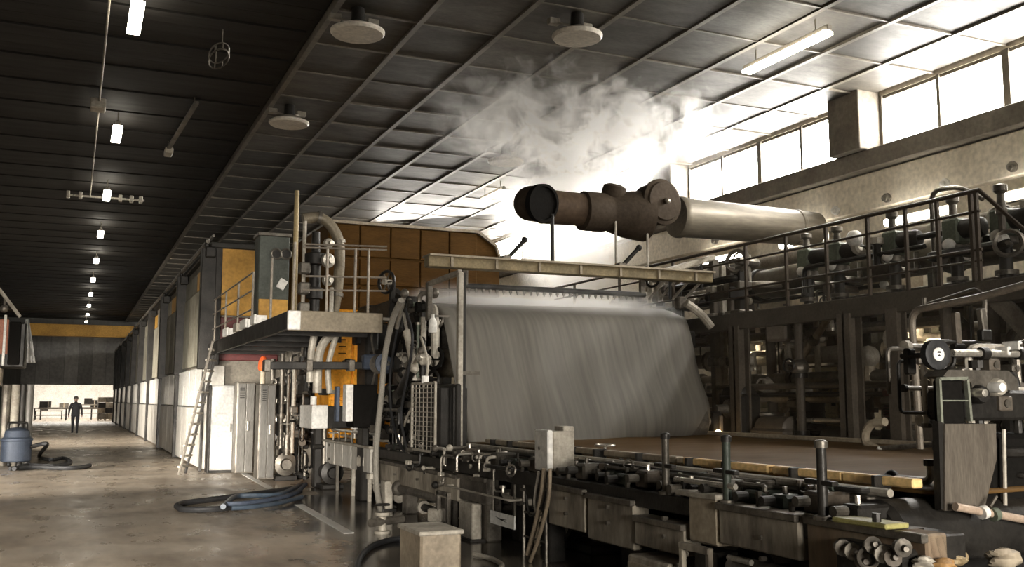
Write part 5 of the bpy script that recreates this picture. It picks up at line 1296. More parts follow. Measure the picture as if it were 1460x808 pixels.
# white fittings seen below the walkway
for k, (px, py) in enumerate(((1063, 495), (1073, 512), (1108, 480), (1122, 500), (1150, 490), (1182, 455))):
    c = aX(px, py, 11.0)
    t = thing('pipe_fitting', '%s pale pipe elbow under the drive walkway, counted from the felt' % ORD[k], 'fitting', c, 'pale elbows under the drive walkway')
    b_ = MB(); b_.tube(rounded([c + Vector((.35, 0, .1)), c + Vector((0, 0, .1)), c + Vector((0, -.05, -.16))], .08), .055, 10); b_.build('elbow', M_PALE, t)
    b_ = MB(); b_.cyl(c + Vector((0, -.05, -.14)), c + Vector((0, -.05, -.19)), .085, n=12); b_.build('flange', M_BRIGHT, t)
t = thing('slant_pipe', 'slanting beige pipe rising to the underside of the drive walkway', 'pipe', aX(1140, 515, 10.9))
b_ = MB(); b_.cyl(aX(1140, 515, 10.9), aX(1180, 455, 10.9), .06, n=10); b_.build('pipe', M_BEIGE, t)
b_ = MB(); p = aX(1160, 485, 10.9); b_.sph(p, .1, 10); b_.build('joint', M_STEEL, t)
# tall masts at the far end behind the felt's drive edge
for k, (px, w, m_) in enumerate(((1018, .07, M_COLM), (1030, .05, M_PALE), (1042, .06, M_COLM), (1056, .09, M_GREASE))):
    y = aX(px, 400, 10.6).y
    t = thing('drive_mast', 'upright mast %s behind the drive edge of the felt' % ['nearest', 'second, pale,', 'third', 'last, thick and dark,'][k], 'mast', (10.6, y, 0), 'masts by the felt edge')
    b_ = MB(); b_.box((10.6 - w, y - w, 0), (10.6 + w, y + w, 4.15 - .1 * k), .012); b_.build('pole', m_, t)
    for h in (2.2, 3.0, 3.5):
        b_ = MB(); b_.box((10.6 - w * 1.8, y - w * 1.8, h), (10.6 + w * 1.4, y + w * 1.4, h + .16), .02); b_.build('clamp', M_PALE if (k + int(h)) % 2 else M_STEEL, t)
t = thing('edge_trough', 'tilted pale trough resting between the overhead beam and the masts', 'trough', aY(985, 378, 14.4))
b_ = MB(); b_.bar(aY(945, 388, 14.5), aY(1012, 368, 14.5), .4, .10, .02); b_.build('pan', M_PALE, t)
for px in (955, 1000):
    c = aY(px, 386 if px < 980 else 372, 14.5); b_ = MB(); b_.cyl(c - Vector((0, 0, .5)), c, .03, n=8); b_.build('prop', M_GREASE, t)
for k, px in enumerate((925, 940, 958, 975)):
    c = aY(px, 403, 14.9)
    t = thing('spray_bracket', '%s small pale spray bracket behind the felt, toward the drive side' % ['first', 'second', 'third', 'last'][k], 'bracket', c, 'spray brackets behind the felt')
    b_ = MB(); b_.bar(c - Vector((0, 0, .3)), Vector((c.x, 14.36, BZ - .05)), .04, .04, .006); b_.build('stem', M_PALE, t)
    b_ = MB(); b_.sph(c + Vector((.02, -.05, .1)), .05, 10); b_.build('cap', M_WHITE, t)
pipework('crowded brown and beige pipework under the drive walkway', (10.5, 7.2, .9), (12.0, 20.0, 2.7), 26, [M_COLM, M_GREASE, M_STEEL, M_BEIGE, M_PALE, M_COLM], 31, .03, .10, vm=M_PALE)
pipework('dark pipework with pale cocks behind the drive railing', (10.9, 8.8, 3.2), (12.0, 16.5, 4.1), 20, [M_GREASE, M_COLM, M_STEEL, M_GREASE, M_PALE], 37, .02, .07, vm=M_WHITE)
pipework('tall dark pipework at the felt end of the drive walkway', (10.3, 14.0, 2.4), (11.2, 18.5, 4.2), 24, [M_GREASE, M_COLM, M_STEEL, M_PALE], 41, .03, .08, vm=M_PALE)
# warm signal lamp and its bracket at the wire's drive edge
c = aX(1024, 617, 9.7)
t = thing('warm_lamp', 'small glowing warm lamp at the foot of the felt on the drive side', 'lamp', c)
b_ = MB(); b_.sph(c, .055, 12); b_.build('bulb', emit('warm_bulb', (1.0, .72, .36), 9.0), t)
b_ = MB(); b_.bar(c + Vector((.08, .03, -.18)), c + Vector((.08, .03, .28)), .06, .05, .008); b_.build('bracket', M_COLM, t)
pl = bpy.data.lights.new('warm_lamp_light', 'POINT'); pl.energy = 2; pl.color = (1, .7, .38); pl.shadow_soft_size = .06
o = bpy.data.objects.new('warm_lamp_light', pl); o.location = c + Vector((-.02, -.12, .02)); COL.objects.link(o)
# return bend hose at the wire edge and nearby handrail loop
hose('return_bend', [aX(x, y, 9.2) for x, y in ((1262, 601), (1243, 604), (1234, 618), (1236, 632), (1250, 640), (1256, 646))], .055, M_BEIGE, 'curved beige return bend pipe over the far edge of the wire', 'pipe', None, 10, 5)
t = thing('spray_bar', 'thin spray bar with a white end nozzle reaching over the wire', 'pipe', aX(1290, 636, 8.6))
b_ = MB(); b_.cyl(aX(1254, 639, 8.6), aX(1338, 633, 8.6), .028, n=8); b_.build('bar', M_STEEL, t)
b_ = MB(); b_.cyl(aX(1254, 639, 8.6), aX(1258, 648, 8.55), .035, n=8); b_.build('nozzle', M_WHITE, t)
b_ = MB(); b_.cyl(aX(1310, 636, 8.6), aX(1308, 598, 8.6), .025, n=8); b_.build('dropper', M_STEEL, t)
"""loop rail"""
t = thing('loop_rail', 'bent steel tube rail with a tall leaning leg in front of the drive columns', 'railing', aX(1310, 640, 7.4))
pts = [aX(1312, 640, 7.4), aX(1306, 540, 7.4), aX(1299, 443, 7.4), aX(1396, 424, 7.4), aX(1475, 402, 7.4)]
b_ = MB(); b_.tube(rounded(pts, .14, 5), .034, 10); b_.build('tube', M_RAIL, t)
b_ = MB(); b_.tube(rounded([aX(1318, 436, 7.6), aX(1392, 412, 7.6), aX(1404, 424, 7.6), aX(1404, 480, 7.6)], .1), .024, 8); b_.build('inner_tube', M_STEEL, t)
b_ = MB(); b_.cyl(aX(1318, 440, 7.45), aX(1318, 424, 7.45), .02, n=8); b_.build('stud', M_STEEL, t)

# ================================================================ NEAR RIGHT: headbox end with hand wheel
HY = 4.6
def q(px, py, y=HY): return aY(px, py, y)
t = hb = thing('headbox_plate', 'black machine end plate with a green-grey frame and tapering grey flap', 'machine panel', q(1385, 725))
a = q(1338, 542); b = q(1381, 600); 
b_ = MB(); b_.box((a.x + .01, HY + .03, b.z - .55), (b.x, HY + .06, a.z), .01); b_.build('black_box', M_BLACKHOLE, hb)
M_FRG = mat('frame_green_grey', (.22, .23, .18), .5, .1, (.1, .1, .08), .5, 4)
b_ = MB(); b_.bar((a.x, HY, a.z + .01), (a.x, HY, q(1342, 720).z), .018, .03); b_.build('frame_upright', M_FRG, hb)
b_ = MB(); b_.bar((b.x, HY, a.z + .01), (b.x + .012, HY, b.z), .02, .03); b_.build('frame_upright', M_FRG, hb)
b_ = MB(); b_.bar((a.x, HY, a.z + .01), (b.x, HY, a.z + .015), .03, .02); b_.bar((a.x, HY, q(1360, 571).z), (b.x, HY, q(1360, 571).z), .02, .008); b_.build('frame_rail', M_FRG, hb)
M_FLAP = mat('flap_grey', (.14, .12, .095), .45, .25, (.07, .057, .045), .8, 3, stretch=(4, 4, .6))
poly = [q(x, y, HY - .03) for x, y in ((1347, 604), (1420, 604), (1421, 655), (1404, 723), (1362, 728), (1347, 728))]
b_ = MB(); b_.prism(poly, (0, .04, 0)); b_.build('flap', M_FLAP, hb, smooth=False)
poly = [q(x, y, HY - .02) for x, y in ((1338, 600), (1349, 604), (1349, 728), (1342, 726))]
b_ = MB(); b_.prism(poly, (0, .05, 0)); b_.build('flap_edge', M_GREASE, hb, smooth=False)
b_ = MB(); b_.box((q(1349, 640).x, HY + .02, q(1340, 728).z), (q(1404, 640).x, HY + .06, q(1340, 604).z), .01); b_.build('core', M_BLACKHOLE, hb)
b_ = MB(); b_.box((q(1382, 600).x, HY + .05, q(1380, 600).z), (q(1460, 600).x + .6, HY + .35, q(1440, 556).z), .02); b_.build('upper_core', M_GREASE, hb)
b_ = MB(); b_.box((q(1425, 600).x, HY + .1, .35), (q(1470, 600).x + .6, HY + .5, q(1440, 620).z), .03); b_.build('side_core', M_BLACKHOLE, hb)
b_ = MB(); b_.cyl(q(1431, 612, HY + .05), q(1433, 720, HY + .05), .014, n=8); b_.build('side_rod', M_PALE, hb)
b_ = MB(); b_.cyl(q(1340, 745, HY + .15) - Vector((0, 0, .0)), Vector((q(1340, 745, HY + .15).x, HY + .15, 0)), .05, n=10); b_.cyl(Vector((5.6, HY + .3, .4)), Vector((5.6, HY + .3, 0)), .06, n=10); b_.build('leg', M_GREASE, hb)
# hand wheel
t = hw = thing('hand_wheel', 'black hand wheel with a white hub disc before the pale shaft', 'wheel', q(1338, 530))
c = q(1338, 505, HY - .05)
b_ = MB(); b_.lathe(c + Vector((0, .05, 0)), (-.12, -1, 0), [(0, .075), (.005, .095), (.03, .098), (.055, .095), (.06, .075), (.055, .05), (.05, 0)], 32); b_.build('wheel', M_RUBBER, hw)
b_ = MB(); b_.lathe(c + Vector((-.006, -.002, 0)), (-.12, -1, 0), [(0, .042), (.008, .042), (.012, .036), (.012, 0)], 24); d = b_.build('hub_disc', M_WHITE, hw)
b_ = MB(); cc = c + Vector((-.008, -.016, .008)); b_.prism([cc + Vector((-.014, 0, 0)), cc + Vector((.014, 0, 0)), cc + Vector((.008, 0, .012)), cc + Vector((-.008, 0, .012))], (0, .004, 0)); b_.prism([cc + Vector((-.016, 0, -.02)), cc + Vector((.014, 0, -.02)), cc + Vector((.0, 0, -.008))], (0, .004, 0)); b_.build('hub_mark', M_GREASE, d)
b_ = MB(); b_.cyl(c + Vector((0, .05, 0)), c + Vector((0, .3, 0)), .02, n=10); b_.box(c + Vector((-.02, .22, -.12)), c + Vector((.05, .28, .05)), .012); b_.build('stand', M_GREASE, hw)
t = thing('cross_shaft', 'bright cross shaft with dark couplings right of the hand wheel', 'shaft', q(1410, 515))
p0, p1 = q(1358, 503, HY + .05), q(1480, 505, HY + .05)
b_ = MB(); b_.cyl(p0, p1, .024, n=12); b_.build('shaft', M_BRIGHT, t)
for px in (1402, 1455):
    c = q(px, 504, HY + .05); b_ = MB(); b_.cyl(c - Vector((.03, 0, 0)), c + Vector((.03, 0, 0)), .042, n=14); b_.build('coupling', M_GREASE, t)
b_ = MB(); c = q(1408, 515, HY + .08); b_.bar(c + Vector((0, .0, .05)), c + Vector((0, .0, -.25)), .05, .04, .006); b_.build('pillow_block', M_STEEL, t)
# machinery with round bosses
t = rb = thing('roll_bearing', 'grey bearing housing with two round bosses below the bright shaft', 'bearing', q(1420, 560))
b_ = MB(); poly = [q(x, y, HY) for x, y in ((1345, 536), (1352, 527), (1438, 528), (1450, 540), (1453, 556), (1412, 556), (1390, 560), (1384, 545))]
b_.prism(poly, (0, .16, 0)); b_.build('bracket', M_STEEL, rb, smooth=False)
for (px, py, r, m_) in ((1403, 562, .062, M_GREASE), (1428, 552, .06, M_PALE), (1405, 560, .03, M_BRIGHT), (1430, 552, .034, M_WHITE)):
    c = q(px, py, HY - .04 if r > .05 else HY - .09); b_ = MB(); b_.lathe(c + Vector((0, .12, 0)), (-.1, -1, 0), [(0, r), (.1, r), (.13, r * .8), (.135, 0)], 20); b_.build('boss', m_, rb)
b_ = MB(); b_.box(q(1386, 558, HY), q(1418, 548, HY + .1)); b_.build('lug', M_STEEL, rb)
for k, (px, py, w, h, m_) in enumerate([(1389, 548, .05, .13, M_PALE), (1440, 500, .03, .06, M_WHITE), (1456, 492, .04, .06, M_WHITE), (1420, 520, .1, .08, M_COLM), (1450, 525, .07, .05, M_STEEL), (1436, 575, .12, .1, M_COLM)]):
    c = q(px, py, HY + .02)
    t = thing('machine_block', ['pale upright block beside the green-grey frame', 'small white cap standing on the bright shaft', 'slanting white cap beyond the small white cap', 'brown block behind the bearing housing bracket', 'small steel block over the bearing housing', 'brown clamp block under the round bosses'][k], 'block', c)
    b_ = MB(); b_.box(c + Vector((-w / 2, 0, -h / 2)), c + Vector((w / 2, .14, h / 2)), .01); b_.build('body', m_, t)
    b_ = MB(); b_.cyl(c + Vector((0, -.01, 0)), c + Vector((0, .03, 0)), w * .25, n=8); b_.build('bolt', M_STEEL, t)
# posts and braces above
for k, (pa, pb, w, m_, lab) in enumerate([((1404, 480), (1398, 440), .05, M_STEEL, 'short steel hanger right above the bright shaft'), ((1366, 500), (1362, 445), .05, M_COLM, 'brown hanger between the hand wheel and the short hanger')]):
    t = thing('hanger_post', lab, 'post', q(*pa, HY + .4))
    b_ = MB(); b_.bar(q(*pa, HY + .4), q(*pb, HY + .4), w, .05, .008); b_.build('post', m_, t)
    b_ = MB(); c = q(*pa, HY + .38); b_.box(c - Vector((.05, .03, .03)), c + Vector((.05, .03, .05)), .01); b_.build('clamp', M_GREASE, t)
pipework('cramped dark pipework behind the round bosses near the viewer', (5.25, 4.66, 1.05), (6.2, 5.4, 2.0), 24, [M_GREASE, M_COLM, M_STEEL, M_GREASE, M_PALE], 53, .012, .035)
# pale pipe at the bottom with rags and rollers
t = thing('suction_pipe', 'pale horizontal pipe with bright clamps below the tapering flap', 'pipe', q(1420, 738))
p0, p1 = q(1362, 722, HY - .1), q(1490, 746, HY - .1)
b_ = MB(); b_.cyl(p0, p1, .026, n=12); b_.build('pipe', mat('pinkish_pipe', (.42, .32, .24), .45, .1, (.2, .14, .1), .5, 5), t)
for px, py in ((1402, 730), (1418, 733)):
    c = q(px, py, HY - .11); b_ = MB(); b_.cyl(c - Vector((.02, 0, .004)), c + Vector((.02, 0, .004)), .042, n=12); b_.build('clamp', M_WHITE if px == 1402 else M_GREEN, t)
b_ = MB(); c = q(1412, 722, HY - .12); b_.cyl(c, c + Vector((.06, 0, .06)), .01, n=6); b_.build('cock', M_STEEL, t)
t = thing('ochre_plate', 'narrow ochre plate on the girder before the dark roll end', 'plate', aX(1215, 745, 4.25))
p0, p1 = aX(1202, 739, 4.3), aX(1280, 750, 4.3)
b_ = MB(); b_.bar(p0, p1, .18, .03, .008); b_.build('plate', mat('moss_ochre', (.36, .33, .12), .5, 0, (.16, .14, .06), .6, 5), t)
b_ = MB(); c = aX(1250, 744, 4.26); b_.cyl(c, c + Vector((0, 0, .05)), .025, n=8); b_.build('stud', M_GREASE, t)
b_ = MB(); b_.box((4.32, p1.y, .5), (4.5, p0.y, p1.z - .02)); b_.build('support', M_GREASE, t)
# dark roll end
t = thing('breast_roll', 'large greasy breast roll end under the near deckle rail', 'roller', aX(1270, 780, 4.7))
c = aX(1262, 742, 4.7)
b_ = MB(); b_.lathe((4.55, c.y, .74), (1, 0, 0), [(0, .05), (.05, .06), (.06, .2), (.1, .24), (4.9, .24), (5.0, .1)], 28); b_.build('shell', M_GREASE, t)
b_ = MB(); b_.box((4.45, c.y - .18, .45), (4.56, c.y + .22, .8), .04); b_.build('bearing', M_COLM, t)
b_ = MB(); b_.box((4.5, c.y - .1, 0), (4.7, c.y + .1, .5), .02); b_.build('pedestal', M_GREASE, t)
# valve cluster lower centre right
t = thing('valve_cluster', 'greasy valve cluster with pale caps at the lower edge beneath the ochre plate', 'valve', aX(1235, 800, 4.15))
for k in range(7):
    c = aX(1196 + 14 * k, 778 + 9 * (k % 3), 4.15)
    b_ = MB(); b_.lathe(c, (-.4, -.9, .2 * (k % 2)), [(0, .035), (.05, .035), (.06, .05), (.08, .05), (.09, .02), (.12, .015)], 10); b_.build('valve', [M_STEEL, M_PALE, M_COLM][k % 3], t)
a, b = aX(1190, 800, 4.2), aX(1290, 800, 4.2)
b_ = MB(); b_.box((4.2, b.y, .0), (4.34, a.y, aX(1240, 776, 4.2).z), .02); b_.build('manifold', M_GREASE, t)
b_ = MB(); b_.torus(aX(1238, 795, 4.12), (-.4, -.9, 0), .055, .012, 18, 6); b_.build('handwheel', M_STEEL, t)
# crumpled paper broke
def lump(c, r, seed, m_, name, label, cat, sc=(1, 1, .6), group=None):
    rr = random.Random(seed)
    ph = [(rr.uniform(2, 7), rr.uniform(2, 7), rr.uniform(2, 7), rr.uniform(0, 6)) for _ in range(5)]
    b_ = MB(); b_.sph((0, 0, 0), 1, 22)
    for p in b_.v:
        d = sum(math.sin(p.x * a + p.y * b + p.z * g_ + h) for a, b, g_, h in ph) * .07
        p *= (1 + d)
        p.x *= r * sc[0]; p.y *= r * sc[1]; p.z *= r * sc[2]
        p += Vector(c)
    o_ = b_.build(name, m_); return tag(o_, label, cat, group)
M_BROKE = mat('wet_broke', (.36, .28, .16), .5, 0, (.16, .10, .045), .8, 9, .4)
for k, (px, py, r, y, m_, lab) in enumerate([(1335, 780, .075, 4.2, M_BROKE, 'largest yellowish crumpled wet pulp lump under the machine flap'), (1362, 795, .06, 4.15, M_BROKE, 'yellowish pulp lump right of the largest one'), (1318, 802, .05, 4.1, M_PALE, 'pale pulp lump at the foot of the yellowish lumps'), (1345, 806, .055, 4.05, mat('rusty_pulp', (.34, .20, .08), .5, 0, (.2, .1, .03), .6, 9), 'rust-brown pulp lump lowest of the heap'), (1432, 796, .085, 4.2, M_BEIGE, 'round tan pulp lump apart below the pale pipe')]):
    lump(q(px, py, y), r, k, m_, 'pulp_lump', lab, 'pulp', (1.2, 1, .7), 'pulp lumps under the flap')
zt = q(1370, 806, 4.15).z - .035
t = thing('catch_tray', 'dark catch tray under the heap of pulp lumps', 'tray', (5.1, 4.2, 0))
b_ = MB(); b_.box((4.72, 3.85, zt - .05), (5.7, 4.5, zt - .01), .01); b_.build('pan', M_GREASE, t)
for x in (4.76, 5.58):
    for y in (3.9, 4.36):
        b_ = MB(); b_.box((x, y, 0), (x + .08, y + .08, zt - .05)); b_.build('leg', M_GREASE, t)
t = thing('dark_drum', 'dark rounded housing behind the catch tray', 'machine housing', (5.4, 4.9, 0))
b_ = MB(); b_.lathe((4.95, 4.95, .42), (1, 0, 0), [(0, .1), (.02, .22), (.9, .24), (.95, .1)], 22); b_.build('casing', M_COLM, t)
b_ = MB(); b_.box((5.0, 4.75, 0), (5.8, 5.15, .3), .03); b_.build('base', M_GREASE, t)

# ================================================================ LEFT EDGE OF THE AISLE
LY = 27.0
def l(px, py, y=LY): return aY(px, py, y)
t = lm = thing('winder_stand', 'machine stand with a red and black front at the near wall end of the aisle', 'machine', (-1.9, LY, 0))
a = l(-40, 458); b = l(34, 524)
b_ = MB(); b_.box((a.x, LY, b.z), (b.x, LY + 1.2, a.z), .03); b_.build('body', M_GREASE, lm)
b_ = MB(); b_.box((l(-5, 460).x, LY - .05, l(0, 505).z), (l(13, 460).x, LY + .02, l(0, 455).z), .02); b_.build('red_panel', mat('dull_terracotta', (.42, .16, .09), .5, 0, (.16, .06, .04), .5, 3), lm)
b_ = MB(); b_.box((l(14, 460).x, LY - .08, l(0, 520).z), (l(31, 460).x, LY + .02, l(0, 458).z), .03); b_.build('black_panel', M_BLACKHOLE, lm)
b_ = MB(); b_.box((l(36, 0).x - .03, LY - .1, l(36, 522).z), (l(36, 0).x + .03, LY - .04, l(36, 450).z), .01); b_.build('edge_strip', M_WHITE, lm)
b_ = MB(); b_.box((l(10, 0).x, LY - .04, l(20, 550).z), (l(34, 0).x, LY + .8, l(20, 524).z), .02); b_.build('pale_base', M_BEIGE, lm)
for (px, r, m_) in ((6, .11, M_STEEL), (19, .10, M_PALE), (40, .09, M_LOCK), (30, .07, M_GREASE)):
    x = l(px, 600).x; b_ = MB(); b_.cyl((x, LY + .3, 0), (x, LY + .3, l(px, 548).z), r, n=14); b_.build('leg', m_, lm)
t = thing('slanting_boom', 'pale slanting boom pole rising from the top of the winder stand', 'pole', l(28, 452))
b_ = MB(); b_.cyl(l(-14, 395), l(29, 452), .045, n=10); b_.build('pole', M_PALE, t)
b_ = MB(); c = l(6, 440); b_.sph(c, .1, 10); b_.cyl(c, c + Vector((0, 0, .35)), .03, n=8); b_.build('hook', M_STEEL, t)
b_ = MB(); vs = []; fs = []
for i in range(9):
    for j in range(7):
        u = i / 8; v = j / 6
        p = l(37 + 10 * u * (.4 + v), 455 + 62 * v)
        p.y += .12 * math.sin(u * 9 + v * 3); vs.append(p)
for i in range(8):
    for j in range(6):
        fs.append((i * 7 + j, i * 7 + j + 1, i * 7 + j + 8, i * 7 + j + 7))
b_.add(vs, fs); o = b_.build('plastic_sheet', mat('milky_sheet', (.42, .41, .39), .3, 0, (.25, .24, .22), .5, 2)); tag(o, 'milky plastic sheet hanging from the edge of the winder stand', 'sheet')
sm = o.modifiers.new('thickness', 'SOLIDIFY'); sm.thickness = .008
# vacuum cleaner drum and hose
dc = aZ(22, 664, 0)
t = thing('vacuum_drum', 'blue-grey industrial vacuum drum standing in front of the grey legs', 'vacuum cleaner', dc)
b_ = MB(); b_.lathe(dc + Vector((0, 0, .1)), (0, 0, 1), [(0, .30), (.03, .34), (.5, .34), (.52, .36), (.56, .36), (.6, .30), (.75, .27), (.82, .16), (.84, 0)], 24); b_.build('tank', M_BLUE, t)
b_ = MB(); b_.tube(rounded([dc + Vector((-.2, 0, .86)), dc + Vector((-.2, 0, 1.05)), dc + Vector((.2, 0, 1.05)), dc + Vector((.2, 0, .86))], .06), .03, 8); b_.build('handle', M_GREASE, t)
for a_ in (0, 2.1, 4.2):
    c = dc + Vector((.28 * math.cos(a_), .28 * math.sin(a_), .05)); b_ = MB(); b_.sph(c, .05, 10); b_.build('caster', M_RUBBER, t)
b_ = MB(); b_.cyl(dc + Vector((.3, -.1, .45)), dc + Vector((.46, -.14, .5)), .05, n=10); b_.build('inlet', M_GREASE, t)
p_in = dc + Vector((.46, -.14, .5))
hose('vacuum_hose', [p_in, p_in + Vector((.22, -.05, .02))] + fl([(56, 650), (72, 655), (92, 653), (100, 660), (75, 664), (40, 663), (20, 668)], .06) , .05, M_RUBBER, 'black ribbed vacuum hose curling beside the blue-grey drum')
hose('vacuum_hose', fl([(14, 668), (50, 666), (90, 667), (115, 666), (128, 663)], .05), .05, M_RUBBER, 'black vacuum hose reaching straight out over the aisle floor')

# ================================================================ STORE ROOM past the opening
for k, (px, y, n, lab) in enumerate([(150, 84, 4, 'stacked pallets of cartons at the right end of the bright store room'), (166, 86, 3, 'lower pallet of cartons beside the tall store room stack')]):
    x = aY(px, 590, y).x
    t = thing('pallet_load', lab, 'pallet', (x, y, 0), 'pallet loads in the store room')
    b_ = MB()
    for s in range(5): b_.box((x - .6, y - .6 + .25 * s, .12), (x + .6, y - .45 + .25 * s, .15))
    for s in (-.5, 0, .5): b_.box((x + s - .06, y - .6, 0), (x + s + .06, y + .6, .12))
    b_.build('pallet', M_BEIGE, t)
    for q_ in range(n):
        for s in (-1, 1):
            b_ = MB(); b_.obox((x + s * .29, y, .36 + .42 * q_), (.56, 1.0, .40), Matrix.Rotation(rnd.uniform(-.06, .06), 3, 'Z'), .01); b_.build('carton', [M_STEEL, M_WEATHER, M_GREASE, M_PALE][(q_ + k + (s > 0)) % 4], t)
for k, (pa, pb, y, h) in enumerate([((48, 580), (96, 580), 85, 1.0), ((112, 576), (146, 576), 88, 1.25), ((50, 578), (90, 578), 91, .75)]):
    x0, x1 = aY(pa[0], 580, y).x, aY(pb[0], 580, y).x
    t = thing('work_bench', ['long grey bench in the bright store room beside the walking person', 'taller bench behind the walking person', 'low bench against the far store room wall'][k], 'bench', ((x0 + x1) / 2, y, 0))
    b_ = MB(); b_.box((x0, y - .4, h - .08), (x1, y + .4, h), .01); b_.build('top', M_STEEL, t)
    b_ = MB(); b_.box((x0 + .05, y - .35, h * .4), (x1 - .05, y + .35, h * .4 + .06)); b_.build('shelf', M_STEEL, t)
    for x in (x0 + .08, x1 - .08):
        for s in (-.3, .3):
            b_ = MB(); b_.box((x - .04, y + s - .04, 0), (x + .04, y + s + .04, h - .08)); b_.build('leg', M_GREASE, t)
    b_ = MB(); b_.box((x0 + .4, y - .3, h), (x0 + 1.0, y + .3, h + .5), .02); b_.build('crate', M_GREASE, t)

t = thing('roller_conveyor', 'long grey roller conveyor crossing the bright store room behind the person', 'conveyor', (0, 89, 0))
b_ = MB(); b_.box((-2.6, 88.7, .85), (3.3, 88.78, 1.0)); b_.build('side_rail', M_STEEL, t)
b_ = MB(); b_.box((-2.6, 89.3, .85), (3.3, 89.38, 1.0)); b_.build('side_rail', M_STEEL, t)
for k in range(20):
    b_ = MB(); b_.cyl((-2.5 + .3 * k, 88.75, .95), (-2.5 + .3 * k, 89.32, .95), .05, n=8); b_.build('conveyor_roller', M_LOCK, t)
for x in (-2.4, -.5, 1.4, 3.1):
    b_ = MB(); b_.box((x - .05, 88.7, 0), (x + .05, 89.36, .86)); b_.build('leg', M_GREASE, t)
for k, (x, w, h, m_) in enumerate(((-1.9, .5, .5, M_GREASE), (-.7, .7, .35, M_STEEL), (1.6, .6, .6, M_GREASE), (2.6, .4, .8, M_WEATHER))):
    t = thing('carton', ['dark carton at the start of the store room conveyor', 'low wide carton on the store room conveyor', 'dark cube carton on the conveyor right of the person', 'tall narrow carton at the end of the conveyor'][k], 'carton', (x, 89.04, 1.0), 'cartons on the conveyor')
    b_ = MB(); b_.box((x - w / 2, 88.8, 1.0), (x + w / 2, 89.28, 1.0 + h), .01); b_.build('body', m_, t)
    b_ = MB(); b_.box((x - .04, 88.79, 1.0), (x + .04, 89.29, 1.005 + h)); b_.build('tape', M_BEIGE, t)

